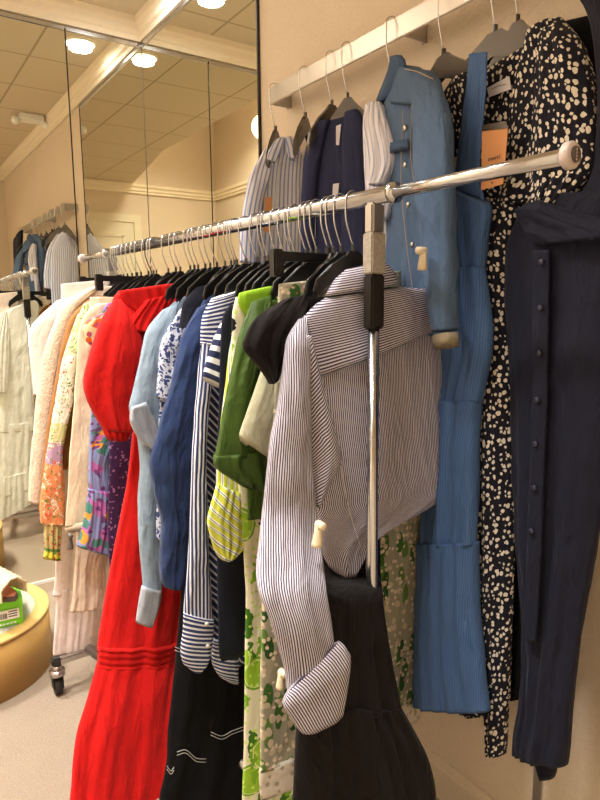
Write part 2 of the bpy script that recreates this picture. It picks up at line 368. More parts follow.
# door in the back wall, seen in the mirrors
e = empty('door_1', (-.55+.45, YB+.01, 0)); tag(e, kind='structure')
def frame_bm(x0, x1, z1, w, y0, y1):
    bm = bmesh.new(); box_bm(bm, x0-w, y0, 0, x0, y1, z1+w); box_bm(bm, x1, y0, 0, x1+w, y1, z1+w); box_bm(bm, x0, y0, z1, x1, y1, z1+w)
    return to_mesh(bm, 'door_frame')
dx0, dx1, dz = -.13, .85, 2.52
me = frame_bm(dx0, dx1, dz, .09, YB+.002, YB+.03); me.transform(Matrix.Translation(-e.location)); link('door_frame', me, e, 'door', False)
box('door_leaf', (dx0, YB+.004, .01, dx1, YB+.016, dz), 'door', e)
bm = bmesh.new()
for (a, b, c, d_) in ((dx0+.13, .16, dx1-.13, 1.0), (dx0+.13, 1.15, dx1-.13, dz-.16)):
    for bb in ((a, b, a+.02, d_), (c-.02, b, c, d_), (a, b, c, b+.02), (a, d_-.02, c, d_)): box_bm(bm, bb[0], YB+.016, bb[1], bb[2], YB+.024, bb[3])
me = to_mesh(bm, 'door_moulding'); me.transform(Matrix.Translation(-e.location)); link('door_moulding', me, e, 'door', False)
tube('door_handle', [(dx0+.06, YB+.017, 1.02), (dx0+.06, YB+.06, 1.02), (dx0+.16, YB+.065, 1.02)], .009, 'chrome', e)

# lights
def area(name, loc, size, power, colr=(1, .985, .962), rot=(0, 0, 0)):
    ld = bpy.data.lights.new(name, 'AREA'); ld.shape = 'DISK'; ld.size = size; ld.energy = power; ld.color = colr; ld.spread = math.radians(128) if power > 30 else PI
    o = bpy.data.objects.new(name, ld); col.objects.link(o); o.location = loc; o.rotation_euler = rot; return o
def downlight(x, y, z, r, power, label, size=None):
    e = empty('ceiling_downlight', (x, y, z-.012), label, 'ceiling light')
    bm = bmesh.new(); n = 40; rings = []
    for (rr, zz) in ((r*1.07, 0), (r*1.07, -.006), (r*1.02, -.009), (r*1.0, -.004)):
        rings.append([bm.verts.new((rr*math.cos(2*PI*k/n), rr*math.sin(2*PI*k/n), zz+.011)) for k in range(n)])
    for i in range(3):
        for k in range(n): bm.faces.new((rings[i][k], rings[i][(k+1) % n], rings[i+1][(k+1) % n], rings[i+1][k]))
    link('trim_ring', to_mesh(bm, 'trim_ring'), e, 'white')
    bm = bmesh.new(); bmesh.ops.create_circle(bm, cap_ends=True, segments=40, radius=r); me = to_mesh(bm, 'lens'); me.transform(Matrix.Translation((0, 0, .004)))
    link('lens', me, e, 'lamp')
    a = area('downlight_lamp', (x, y, z-.03), size or r*1.6, power); a.parent = e; a.location = (0, 0, -.02)
    return e
downlight(1.11, 2.90, CZ, .078, 4, 'round recessed downlight near the mirrored corner')
LT = 'added unseen fill lamp in the raised ceiling over the racks'  # raised-ceiling downlights are fill, added out of view to brighten clothes and floor
downlight(-.35, .55, ZR, .16, 50, 'added unseen fill lamp in raised ceiling nearest the door', .5)
downlight(-.45, 1.65, ZR, .16, 52, 'added unseen fill lamp in raised ceiling above the middle of the floor', .5)
downlight(-.45, 3.05, ZR, .16, 78, 'added unseen fill lamp in raised ceiling above the gold platform', .5)
gp = on_z(264.5, 128, 3.355); gx, gy = 2*D-gp.x, 2*L-gp.y
e = empty('globe_lamp', (gx, gy, 3.355), 'round glowing globe lamp hanging from the raised ceiling', 'lamp')
bm = bmesh.new(); bmesh.ops.create_uvsphere(bm, u_segments=32, v_segments=20, radius=.13); link('globe', to_mesh(bm, 'globe'), e, 'lamp')
tube('stem', [(gx, gy, 3.48), (gx, gy, ZR-.002)], .008, 'steel', e)
# small sprinkler / emergency fitting seen in the mirror
p = on_z(31, 125, 2.90); q = Vector((p.x, 2*L-p.y, 0))
e = empty('ceiling_fitting', (q.x, q.y, CZ), 'small white emergency fitting on the tile ceiling', 'fitting')
bm = bmesh.new(); box_bm(bm, -.09, -.05, -.055, .09, .05, -.001, .01); link('housing', to_mesh(bm, 'housing'), e, 'white', False)
for s in (-1, 1):
    bm = bmesh.new(); bmesh.ops.create_uvsphere(bm, u_segments=16, v_segments=10, radius=.032); me = to_mesh(bm, 'spot_head'); me.transform(Matrix.Translation((s*.11, -.02, -.05))); link('spot_head', me, e, 'white')

# ------------------------------------------------------------------ hangers
NECK = .103
def hook_pts(r=.021, drop=NECK, side=-1):
    pts = [(0, 0, -drop), (0, 0, -drop+.012), (side*.006, 0, -drop+.024), (side*(r*.95), 0, -drop*.38)]
    for k in range(9):
        a = PI-(k/8)*PI*1.12+.15
        pts.append((-side*r*math.cos(a), 0, r*math.sin(a)))
    return smooth_path(pts, 3)
def hook_mesh(**kw):
    bm = bmesh.new(); tube_bm(bm, hook_pts(**kw), .0019, 8); return to_mesh(bm, 'hook')
def arm_outline(hw, drop, neck=.022, th=.034, cut=True):
    return [(-hw, -drop), (-hw*.93, -drop*.72), (-hw*.55, -drop*.35), (-hw*.22, -.014), (-neck, 0), (neck, 0), (hw*.22, -.014), (hw*.55, -drop*.35), (hw*.93, -drop*.72), (hw, -drop),
            (hw*.96, -drop-.016), (hw*.80, -drop*.8-.012), (hw*.5, -drop*.45-th*.75), (hw*.22, -th-.018), (0, -th-.006), (-hw*.22, -th-.018), (-hw*.5, -drop*.45-th*.75), (-hw*.80, -drop*.8-.012), (-hw*.96, -drop-.016)]
def shoulder_mesh(hw=.195, drop=.085, z0=-NECK, th=.034, t=.012):
    bm = bmesh.new(); prism_bm(bm, [(x, -t/2, z+z0) for x, z in arm_outline(hw, drop, th=th)], Vector((0, t, 0)), .003)
    tube_bm(bm, [(0, 0, z0-.004), (0, 0, z0+.014)], .006, 10); return to_mesh(bm, 'body')
def bar_mesh(hw=.15, z0=-NECK):
    bm = bmesh.new(); box_bm(bm, -hw, -.006, z0-.020, hw, .006, z0, .003); tube_bm(bm, [(0, 0, z0-.004), (0, 0, z0+.014)], .006, 10); return to_mesh(bm, 'body')
def clip_mesh():
    bm = bmesh.new(); box_bm(bm, -.013, -.011, -.052, .013, .011, .006, .003); box_bm(bm, -.006, -.013, -.040, .006, -.010, -.012, .001); return to_mesh(bm, 'clip')
HM = {}
HM['hook'] = hook_mesh(); HM['dark'] = HM['hook'].copy()
HM['shoulder'] = shoulder_mesh(); HM['bar'] = bar_mesh(); HM['clip'] = clip_mesh()
HM['whook'] = hook_mesh(r=.023, drop=.13, side=-1)
HM['wshoulder'] = shoulder_mesh(hw=.20, drop=.13, z0=-.13, th=.045, t=.014)
for k, m in (('hook', 'chrome'), ('dark', 'black'), ('shoulder', 'black'), ('bar', 'black'), ('clip', 'black'), ('whook', 'chrome'), ('wshoulder', 'greyplastic')):
    HM[k].materials.append(M[m])
    for p in HM[k].polygons: p.use_smooth = k in ('hook', 'dark', 'whook')
def hanger(loc, ang, label, kind='shoulder', group='black hangers on the rolling rack', dark=False, scale=.8, hookrot=None, wall=False):
    name = {'shoulder': 'clothes_hanger', 'clip': 'clip_hanger'}[kind]
    e = empty(name, loc, label, 'hanger', group); e.rotation_euler = (0, 0, ang)
    h = bpy.data.objects.new('hook', HM['whook'] if wall else HM['dark' if dark else 'hook']); col.objects.link(h); h.parent = e
    if hookrot is not None: h.rotation_euler = (0, 0, hookrot-ang)
    if kind == 'shoulder':
        b = bpy.data.objects.new('shoulder_bar', HM['wshoulder' if wall else 'shoulder']); col.objects.link(b); b.parent = e; b.scale = (scale, 1, 1)
    else:
        b = bpy.data.objects.new('cross_bar', HM['bar']); col.objects.link(b); b.parent = e
        for s in (-1, 1):
            c = bpy.data.objects.new('clip', HM['clip']); col.objects.link(c); c.parent = e; c.location = (s*.142, 0, -NECK-.002)
    return e

# ------------------------------------------------------------------ rolling rack
XN, YN, XF, YF, ZB = .8893, .573, .7908, 2.8587, 1.704
def bar(y): t = (y-YF)/(YN-YF); return Vector((XF+(XN-XF)*t, y, ZB))
bd = (bar(YN)-bar(YF)).normalized(); bang = math.atan2(bd.y, bd.x)+PI/2   # angle of the direction square to the bar
rack = empty('rolling_rack', (bar(1.7).x, 1.7, 0), 'long chrome rolling garment rack packed with clothes', 'clothes rack')
YP1, YP2 = 1.0, 2.50
tube('hanging_bar', [bar(YP1-.055), bar(YP2+.055)], .0165, 'chrome', rack, 24)
tube('extension_bar', [bar(YN+.004), bar(YP1+.02)], .0125, 'chrome', rack, 24)
tube('extension_bar', [bar(YP2-.02), bar(YF-.004)], .0125, 'chrome', rack, 24)
for y in (YP1-.055, YP2+.055): tube('collar', [bar(y-.006), bar(y+.006)], .0205, 'chrome', rack, 24)
for y, s in ((YN, 1), (YF, -1)):
    c = tube('end_cap', [bar(y+s*.014), bar(y+s*.010), bar(y), bar(y-s*.004)], [.0155, .0205, .0205, .017], 'cap', rack, 28)
    b = tube('badge', [bar(y-s*.0035), bar(y-s*.0062)], [.0125, .0118], 'caplogo', rack, 24); b.parent = c
    for q in range(4):
        gl = tube('badge_mark', [bar(y-s*.0060)+Vector((0, 0, .0072-q*.0048)), bar(y-s*.0068)+Vector((0, 0, .0072-q*.0048))], [.0018, .0018], 'cap', rack, 8); gl.parent = c
for y in (YP1, YP2):
    p = bar(y); z = lambda h: Vector((p.x, p.y, h))
    bm = bmesh.new(); w = .0175; o = rack.location
    box_bm(bm, p.x-w-o.x, p.y-w*.8-o.y, ZB-.075, p.x+w-o.x, p.y+w*.8-o.y, ZB-.012, .005); link('bracket', to_mesh(bm, 'bracket'), rack, 'steel', False)
    bm = bmesh.new(); w = .0195; box_bm(bm, p.x-w-o.x, p.y-w*.8-o.y, ZB-.155, p.x+w-o.x, p.y+w*.8-o.y, ZB-.072, .003); link('tape_wrap', to_mesh(bm, 'tape_wrap'), rack, 'tape', False)
    bm = bmesh.new(); w = .0185; box_bm(bm, p.x-w-o.x, p.y-w*.8-o.y, ZB-.268, p.x+w-o.x, p.y+w*.8-o.y, ZB-.156, .004); link('grip_sleeve', to_mesh(bm, 'grip_sleeve'), rack, 'sleevegrip', False)
    tube('post', [z(ZB-.26), z(.14)], .0128, 'chrome', rack, 20)
for y in (YP1, YP2-.08):
    p = bar(YP1 if y == YP1 else YP2)
    x0, x1 = p.x-.35, p.x+.30
    yy = p.y if y == YP1 else 2.375
    bm = bmesh.new(); o = rack.location; box_bm(bm, x0-o.x, yy-.0125-o.y, .125, x1-o.x, yy+.0125-o.y, .15, .004); f = link('foot_bar', to_mesh(bm, 'foot_bar'), rack, 'steel', False)
    for x in (x0+.012, x1-.012):
        bm = bmesh.new(); box_bm(bm, x-.018-o.x, yy-.018-o.y, .122, x+.018-o.x, yy+.018-o.y, .155, .006); link('foot_end_cap', to_mesh(bm, 'foot_end_cap'), rack, 'rubber', False)
        cst = link('caster', (lambda b: (tube_bm(b, [Vector((x, yy, .122))-o, Vector((x, yy, .100))-o], .018, 16), tube_bm(b, [Vector((x, yy, .104))-o, Vector((x, yy, .084))-o], .029, 20), to_mesh(b, 'caster'))[2])(bmesh.new()), rack, 'steel')
        bm = bmesh.new(); tube_bm(bm, [Vector((x-.013, yy+.010, .0375))-o, Vector((x+.013, yy+.010, .0375))-o], .037, 24); link('wheel', to_mesh(bm, 'wheel'), cst, 'rubber')
        bm = bmesh.new()
        for s in (-.019, .016): box_bm(bm, x+s-o.x, yy-.012-o.y, .028, x+s+.003-o.x, yy+.026-o.y, .092)
        link('fork', to_mesh(bm, 'fork'), cst, 'rubber', False)
tube('base_rail', [(bar(YP1).x+.02, YP1, .150), (bar(YP2).x-.215, 2.375, .150)], .019, 'chrome', rack, 20)

# ------------------------------------------------------------------ wall rail
RX, RZ0, RZ1 = 1.215, 2.182, 2.236
rail = empty('wall_rail', (RX, 1.2, RZ0), 'long flat metal face rail fixed high on the papered wall', 'clothes rail')
box('rail_bar', (RX-.004, .30, RZ0, RX+.006, 1.955, RZ1), 'steel', rail, bev=.0015)
for y in (1.951, 1.29, .40): box('bracket', (RX+.007, y-.0015, RZ0+.002, D-.001, y+.0035, RZ1), 'steel', rail)
for y in (1.951, 1.29, .40):
    tube('screw', [(D-.02, y-.004, RZ0-.001), (D-.02, y-.004, RZ0-.006)], .004, 'steel', rail, 10)
ws = on_x(543, 700, D); tag(box('wall_strip', (D-.007, ws.y-.012, .132, D-.0008, ws.y+.012, 1.15), 'steel', bev=.001), 'narrow pale strip on the papered wall below the navy dress', 'wall strip')  # narrow upright strip, paler than the wall around it

# ------------------------------------------------------------------ garments
def Plane(x, y, ang, off=0):
    """vertical plane; ang = direction of its horizontal axis; off moves it towards the camera"""
    d = Vector((math.cos(ang), math.sin(ang), 0)); n = Vector((-d.y, d.x, 0)); p = Vector((x, y, 0))
    if n.dot(p) > 0: n = -n
    return dict(p=p+n*off, d=d, n=n)
def hit(pl, px, py, mirror=False):
    r = ray(px, py)
    if mirror:
        n = Vector((pl['n'].x, -pl['n'].y, 0)); p = Vector((pl['p'].x, 2*L-pl['p'].y, 0))
        t = (p-Vector((0, 0, 0))).dot(n)/r.dot(n); q = EYEV+r*t; return Vector((q.x, 2*L-q.y, q.z))
    t = pl['p'].dot(pl['n'])/Vector((r.x, r.y, 0)).dot(pl['n']); return EYEV+r*t
def cr(v, i, t):
    n = len(v); a, b, c, d = v[max(i-1, 0)], v[i], v[min(i+1, n-1)], v[min(i+2, n-1)]
    return .5*((2*b)+(c-a)*t+(2*a-5*b+4*c-d)*t*t+(3*b-a-3*c+d)*t**3)
def sheath(name, rows, pl, m, root, T=.03, folds=3, amp=.006, grow=1., seg=84, step=.011, seed=None, mirror=False, wr=.0025, gather=0, ends=True, v0=0, rib=None):
    """a tube of cloth: each row gives the left and right silhouette point (pixels on the plane); front and back are joined, folded and wrinkled"""
    seed = random.random()*100 if seed is None else seed
    Ls, Rs, Ts = [], [], []
    for r in rows:
        ro = r[5] if len(r) > 5 else 0; pr = dict(p=pl['p']+pl['n']*ro, d=pl['d'], n=pl['n'])
        a = hit(pr, r[0], r[1], mirror)
        if r[2] == 'w': b = a+pl['d']*r[3]
        else: b = hit(pr, r[2], r[3], mirror)
        if mirror and (b-a).dot(pl['d']) < 0: a, b = b, a
        Ls.append(a); Rs.append(b); Ts.append(r[4] if len(r) > 4 else T)
    A, B, TT, V = [], [], [], []; v = 0
    for i in range(len(Ls)-1):
        ln = ((Ls[i+1]+Rs[i+1])/2-(Ls[i]+Rs[i])/2).length; k = max(1, int(ln/step))
        for j in range(k+(1 if i == len(Ls)-2 else 0)):
            t = j/k; A.append(cr(Ls, i, t)); B.append(cr(Rs, i, t)); TT.append(Ts[i]+(Ts[i+1]-Ts[i])*t); V.append(v+ln*t)
        v += ln
    tot = max(v, 1e-6); n = pl['n']; bm = bmesh.new(); uvl = bm.loops.layers.uv.new('UVMap'); UV = {}
    rings = []; ARC = []
    def ring(a, b, tk, vv, inset=0):
        w = (b-a); hw = w.length/2; d = w.normalized() if hw > 1e-6 else pl['d']; c = (a+b)/2; out = []
        hw2 = max(hw-inset, .0008); tk2 = max(tk-2*inset, .001)
        arc = [0.]
        for k in range(seg):
            t0, t1 = 2*PI*k/seg, 2*PI*(k+1)/seg
            f_ = lambda q: (hw2*math.cos(q), math.copysign(abs(math.sin(q))**.75, math.sin(q))*tk2/2)
            p0_, p1_ = f_(t0), f_(t1); arc.append(arc[-1]+math.hypot(p0_[0]-p1_[0], p0_[1]-p1_[1]))
        ARC.append(([x-arc[seg//4] for x in arc], vv))
        am = amp*(.25+.75*min(1, vv/tot*grow*1.3)) if not v0 else amp
        vw = vv; vv = vv+v0
        if hw < .03: am *= max(.15, hw/.03)
        for k in range(seg):
            th = 2*PI*k/seg; s = math.cos(th); sn = math.sin(th)
            prof = math.copysign(abs(sn)**.75, sn)
            env = 1-abs(s)**6*.55
            ph = folds*PI*s+seed+1.3*noise.noise(Vector((seed, vv*2.2, 0)))+.5*noise.noise(Vector((s*2, vv*3, seed)))
            f = am*env*(.45*math.sin(ph)+.5*(.64-abs(math.sin(ph*.5+.7))*1.0)*2+1.1*noise.noise(Vector((s*folds*.8+seed, vv*1.7, 3))))
            if gather: f += gather*math.sin(folds*5*s+seed+noise.noise(Vector((s*3, vv*6, seed)))*2)*env
            rd = noise.noise(Vector((s*hw*9+vv*5+seed, vv*9-s*hw*4, sn*1.5+seed))); rd2 = noise.noise(Vector((s*hw*16-vv*9, vv*13+seed, sn)))
            wv = wr*(.9*(.35-abs(rd)*2)+1.0*rd2)*env+.8*wr*noise.noise(Vector((s*hw*22+seed, vv*20, sn*2)))*env+wr*.5*noise.noise(Vector((s*hw*55, vv*50+seed, sn*2)))*env
            e = .8*wr*noise.noise(Vector((s*2+5, vv*12, seed)))+.22*am*noise.noise(Vector((s, vv*4, seed+9)))
            if rib: wv += rib[0]*abs(math.sin(PI*vw/rib[1]))
            P = c+d*(hw2*s*(1 if hw < .004 else 1)+e*abs(s))+n*(prof*tk2/2+f+wv)
            bv = bm.verts.new(P-root.location); out.append(bv)
        return out
    if ends: rings.append(ring(A[0], B[0], TT[0], 0, .004))
    for a, b, tk, vv in zip(A, B, TT, V): rings.append(ring(a, b, tk, vv))
    if ends:
        up = (A[-2]-A[-1]) if len(A) > 1 else Vector((0, 0, .01)); up2 = (B[-2]-B[-1])
        k = .018/max(up.length, .001)
        rings.append(ring(A[-1]+up*min(k, 1.2), B[-1]+up2*min(k, 1.2), TT[-1], V[-1], .003))
    for i in range(len(rings)-1):
        for k in range(seg):
            f = bm.faces.new((rings[i][k], rings[i][(k+1) % seg], rings[i+1][(k+1) % seg], rings[i+1][k]))
            for lp, (a_, b_) in zip(f.loops, ((i, k), (i, k+1), (i+1, k+1), (i+1, k))): lp[uvl].uv = (ARC[a_][0][b_], ARC[a_][1])
    bm.faces.new(rings[0]); bm.faces.new(rings[-1][::-1])
    return link(name, to_mesh(bm, name), root, m)
def disc(name, px, py, pl, r, m, root, t=.003, parent=None, holes=False):
    c = hit(pl, px, py)-root.location; n = pl['n']
    bm = bmesh.new(); tube_bm(bm, [c-n*t, c-n*t*.2, c+n*t*.6, c+n*t], [r, r, r*.96, r*.8], 16)
    return link(name, to_mesh(bm, name), root, m)
def quad_card(name, pts, pl, m, root, t=.0015):
    P = [hit(pl, *q)-root.location for q in pts]; bm = bmesh.new(); prism_bm(bm, P, -pl['n']*t); return link(name, to_mesh(bm, name), root, m, False)
def seam(name, pts, pl, m, root, r=.0012):
    P = smooth_path([hit(pl, *q)-root.location for q in pts], 4); bm = bmesh.new(); tube_bm(bm, P, r, 6); return link(name, to_mesh(bm, name), root, m)
def secure_tag(px, py, pl, root, ln=.05, m='tagcream', tilt=.15, mirror=False):
    c = hit(pl, px, py, mirror)-root.location; n = pl['n']; a = (Vector((0, 0, 1))*math.cos(tilt)+pl['d']*math.sin(-tilt))
    bm = bmesh.new(); tube_bm(bm, [c+a*(ln/2), c+a*(ln*.46), c+a*ln*.1, c-a*ln*.35, c-a*ln*.48, c-a*(ln/2)], [.005, .0075, .008, .0105, .0105, .006], 14)
    tube_bm(bm, [c+a*(ln*.36)-n*.004, c+a*(ln*.36)+n*.016, c+a*(ln*.36)+n*.018], [.008, .008, .004], 12)
    return link('security_tag', to_mesh(bm, 'security_tag'), root, m)
class Garment:
    def __init__(s, name, label, cat, x, y, ang=0, z=1.6, hang=None, group=None, dark=False, hy=None, wall=False, mirror=False, hs=None, ha=None):
        s.x, s.y, s.ang, s.mirror = x, y, ang, mirror
        s.root = empty(name, (x, y, z), label, cat, group)
        if hang:
            loc = bar(y) if not wall else Vector((RX, hy if hy else y, RZ1+.002-.017))
            if not wall: loc = loc+Vector((0, 0, .0))
            a = ang if ha is None else ha
            HG = 'smoky hangers on the wall rail' if wall else 'black hangers on the rolling rack'
            hanger(loc, a, hang[1], hang[0], HG, dark, hookrot=(0 if wall else bang), wall=wall, scale=hs or (.5 if wall else .52))
            s.hooky = loc.y
    def pl(s, off=0): return Plane(s.x, s.y, s.ang, off)
    def sh(s, name, m, rows, off=0, **kw):
        if 'sleeve' in name and name not in ('sleeve_band', 'sleeve_elastic', 'sleeve_back') and len(rows[0]) == 4 and rows[0][2] != 'w':
            T = kw.get('T', .03); a, b, c, d = rows[0]; q = .18
            rows = [(a+(c-a)*q, b+(d-b)*q-2, c-(c-a)*q, d-(d-b)*q-2, T*.3, -off*.75), tuple(rows[1][:4])+(T*.85, -off*.2)]+list(rows[2:])
        return sheath(name, rows, s.pl(off), m, s.root, mirror=s.mirror, **kw)
USED = []
def rackg(name, label, cat, y, hang=None, rot=0, **kw):
    USED.append(y); b = bar(y)
    return Garment(name, label, cat, b.x, y, bang+rot, hang=hang, **kw)

# ============ rack, near to far
# --- fine brown striped shirt
g = rackg('striped_shirt', 'fine brown and white striped long-sleeved shirt at near end of rack', 'shirt', 1.066, ('shoulder', 'black hanger holding the fine brown striped shirt'), rot=-.10)
g.sh('body', 'brownstripe', [(318, 303, 432, 287), (302, 322, 443, 300), (300, 352, 447, 342), (305, 420, 450, 400), (313, 478, 453, 462), (316, 510, 455, 488), (320, 535, 418, 513), (322, 551, 381, 534), (330, 568, 364, 556), (341, 577, 353, 573)], T=.045, folds=2, amp=.012, grow=1.4)
g.sh('yoke', 'brownstripe_v', [(327, 297, 398, 287), (304, 317, 432, 291), (302, 335, 444, 303), (305, 356, 446, 316), (314, 379, 446, 324)], T=.050, off=.012, folds=1, amp=.004)
g.sh('collar', 'brownstripe_v', [(347, 269, 383, 261, .03), (336, 279, 391, 269, .05), (326, 296, 398, 285, .055)], off=.016, folds=1, amp=.002)
g.sh('sleeve', 'brownstripe', [(297, 322, 308, 318), (288, 340, 308, 345), (283, 380, 309, 395), (277, 415, 310, 435), (273, 435, 311, 455), (267, 478, 313, 487), (263, 513, 316, 517), (258, 560, 322, 560, .05, .06), (259, 590, 325, 592, .05, .11), (272, 625, 331, 630, .05, .13), (285, 668, 333, 655, .05, .13), (289, 694, 330, 674, .05, .13)], T=.05, off=.055, folds=1.5, amp=.007)
g.sh('cuff', 'brownstripe_d', [(288, 692, 339, 641, .015), (283, 704, 349, 653), (291, 720, 347, 684), (300, 732, 342, 711)], T=.045, off=.205, folds=1, amp=.004, wr=.0015)
g.sh('sleeve_back', 'brownstripe_b', [(303, 335, 309, 335), (304, 365, 319, 375), (305, 400, 330, 415), (307, 430, 338, 446), (309, 452, 340, 462), (311, 480, 328, 486), (313, 505, 318, 507)], T=.035, off=.042, folds=1, amp=.006)
seam('hem_stitch', [(341, 466), (345, 490), (352, 520), (362, 550)], g.pl(.03), 'whitethread', g.root, .0008)
secure_tag(318, 534, g.pl(.15), g.root, .052, tilt=-.12)
# --- black linen dress with cap sleeve
g = rackg('black_tiered_dress', 'long black linen tiered dress with cap sleeve hanging behind striped shirt', 'dress', 1.105, ('shoulder', 'black hanger holding the long black tiered dress'))
g.sh('bodice', 'blacklinen', [(300, 297, 'w', .26), (285, 312, 'w', .37), (290, 400, 'w', .34), (305, 470, 'w', .30), (316, 520, 378, 520)], T=.035, folds=3, amp=.005)
g.sh('cap_sleeve', 'blacklinen', [(276, 303, 318, 294), (256, 318, 303, 318), (245, 338, 294, 338), (244, 350, 290, 356), (258, 366, 284, 366), (270, 384, 276, 380)], T=.03, off=.03, folds=2.5, amp=.009, wr=.004)
g.sh('skirt', 'blacklinen', [(317, 515, 378, 515, .03, 0), (318, 545, 379, 545, .04, 0), (318, 574, 379, 572, .04, .03), (317, 592, 381, 590, .05, .12), (315, 615, 383, 612, .05, .13), (310, 660, 391, 660, .05, .13), (302, 710, 402, 711, .05, .135)], T=.05, folds=3.5, amp=.014, gather=.002)
g.sh('hem_ruffle', 'blacklinen', [(304, 704, 401, 707), (300, 722, 409, 722), (296, 760, 427, 757), (294, 800, 435, 792), (295, 815, 430, 806)], T=.055, off=.14, folds=5, amp=.018, gather=.005)
# --- taupe floral skirt on clips
g = rackg('floral_maxi_skirt', 'taupe maxi skirt printed with green leaves and blossom, lace hem', 'skirt', 1.150, ('clip', 'black clip hanger holding the taupe floral skirt'))
g.sh('skirt_body', 'taupefloral', [(279, 284, 400, 271), (277, 340, 404, 330), (273, 420, 410, 405), (268, 500, 418, 485), (265, 560, 422, 535), (262, 640, 423, 600), (261, 720, 422, 662), (260, 772, 421, 695)], T=.04, folds=4, amp=.009)
g.sh('lace_hem', 'lacehem', [(260, 769, 421, 692), (260, 786, 421, 704), (261, 800, 420, 716)], T=.042, folds=4, amp=.009, seed=None)
secure_tag(281, 679, g.pl(.06), g.root, .045, tilt=-.1)
# --- cream short sleeve blouse
g = rackg('cream_blouse', 'sage cream linen blouse with short sleeve between green and striped ones', 'blouse', 1.19, ('shoulder', 'black hanger holding the sage cream blouse'))
g.sh('body', 'creamlinen', [(283, 300, 'w', .22), (272, 320, 'w', .32), (270, 420, 'w', .30), (268, 540, 'w', .30)], T=.03, folds=2, amp=.004)
g.sh('short_sleeve', 'creamlinen', [(272, 330, 296, 320), (262, 370, 292, 372), (252, 400, 284, 412), (240, 434, 277, 456), (241, 441, 276, 464)], T=.035, off=.025, folds=1.2, amp=.006)
# --- green satin blouse
g = rackg('green_blouse', 'dark green satin blouse with gathered elbow sleeve beside lime print dress', 'blouse', 1.232, ('shoulder', 'black hanger holding the dark green satin blouse'))
g.sh('body', 'greensatin', [(270, 300, 'w', .22), (252, 318, 'w', .32), (246, 400, 'w', .32), (248, 520, 'w', .30)], T=.03, folds=2, amp=.004)
g.sh('sleeve', 'greensatin', [(247, 305, 276, 296), (240, 335, 268, 332), (234, 365, 260, 362), (226, 400, 254, 400), (217, 445, 264, 440), (214, 460, 272, 452)], T=.045, off=.025, folds=1.5, amp=.008)
g.sh('gathered_cuff', 'greensatin', [(214, 456, 272, 448), (216, 468, 272, 466), (232, 480, 270, 482), (243, 487, 264, 490)], T=.045, off=.03, folds=2, amp=.004, gather=.005)
# --- lime print dress
g = rackg('lime_print_dress', 'long cream dress printed with limes and black leaves', 'dress', 1.275, ('shoulder', 'black hanger holding the lime print dress'))
g.sh('dress_body', 'limeprint', [(236, 297, 'w', .30), (232, 318, 'w', .36), (232, 360, 'w', .34), (234, 420, 'w', .32), (238, 480, 'w', .32), (243, 540, 'w', .32), (246, 600, 'w', .32), (245, 660, 'w', .33), (245, 720, 'w', .33), (243, 800, 'w', .33), (243, 822, 'w', .33)], T=.04, folds=4, amp=.007)
g.sh('neck_facing', 'limetop', [(240, 293, 272, 286), (239, 302, 272, 300), (248, 318, 262, 318)], T=.03, off=.018, folds=1, amp=.003)
# --- yellow striped blouse sleeve
g = rackg('yellow_striped_blouse', 'yellow striped blouse showing a smocked cuff below the green sleeve', 'blouse', 1.318, ('shoulder', 'black hanger holding the yellow striped blouse'))
g.sh('body', 'yellowstripe', [(240, 305, 'w', .26), (234, 322, 'w', .30), (232, 400, 'w', .28), (234, 500, 'w', .26)], T=.025, folds=2, amp=.004)
g.sh('sleeve', 'yellowstripe', [(230, 330, 248, 325), (224, 400, 246, 400), (218, 460, 249, 470), (217, 490, 249, 498)], T=.035, off=.02, folds=1.2, amp=.004)
g.sh('smocked_cuff', 'yellowsmock', [(217, 484, 249, 496), (208, 516, 249, 524), (209, 530, 249, 538), (215, 551, 242, 549), (222, 560, 230, 559)], T=.036, off=.03, folds=3, amp=.004, gather=.0025)
# --- dark denim
g = rackg('dark_denim_dress', 'charcoal denim shirt dress hanging between striped shirt and lime print', 'dress', 1.352, ('shoulder', 'black hanger holding the charcoal denim dress'))
g.sh('dress_body', 'darkdenim', [(230, 305, 'w', .26), (222, 325, 'w', .32), (219, 400, 'w', .30), (216, 480, 'w', .30), (217, 560, 'w', .30), (219, 655, 'w', .30), (221, 661, 'w', .28)], T=.03, folds=2, amp=.004)
# --- wide stripe tee
g = rackg('striped_tee', 'navy and white wide striped tee with short sleeve', 'tee shirt', 1.392, ('shoulder', 'black hanger holding the wide striped tee'))
g.sh('body', 'widestripe', [(232, 308, 'w', .24), (224, 322, 'w', .32), (222, 400, 'w', .30), (222, 520, 'w', .30)], T=.025, folds=2, amp=.003)
g.sh('short_sleeve', 'widestripe', [(222, 318, 239, 312), (213, 342, 235, 346), (204, 374, 229, 386), (204, 380, 228, 392)], T=.035, off=.02, folds=1, amp=.003)
# --- navy striped shirt
g = rackg('navy_striped_shirt', 'long navy shirt with thin white stripes and buttoned cuffs', 'shirt', 1.445, ('shoulder', 'black hanger holding the long navy striped shirt'))
g.sh('body', 'navystripe_d', [(222, 296, 'w', .24), (208, 312, 'w', .34), (203, 360, 'w', .32), (200, 430, 'w', .32), (203, 500, 'w', .32), (206, 600, 'w', .32), (210, 655, 'w', .30), (216, 672, 'w', .24)], T=.035, folds=2, amp=.006)
g.sh('shoulder_panel', 'navystripe_v', [(212, 299, 240, 290), (203, 318, 230, 312), (201, 345, 222, 350)], T=.04, off=.012, folds=1, amp=.003)
g.sh('sleeve', 'navystripe', [(202, 325, 222, 320), (199, 370, 213, 370), (195, 420, 207, 420), (192, 470, 206, 470), (190, 530, 207, 530), (187, 580, 210, 580), (184, 616, 213, 622)], T=.035, off=.03, folds=1.2, amp=.004)
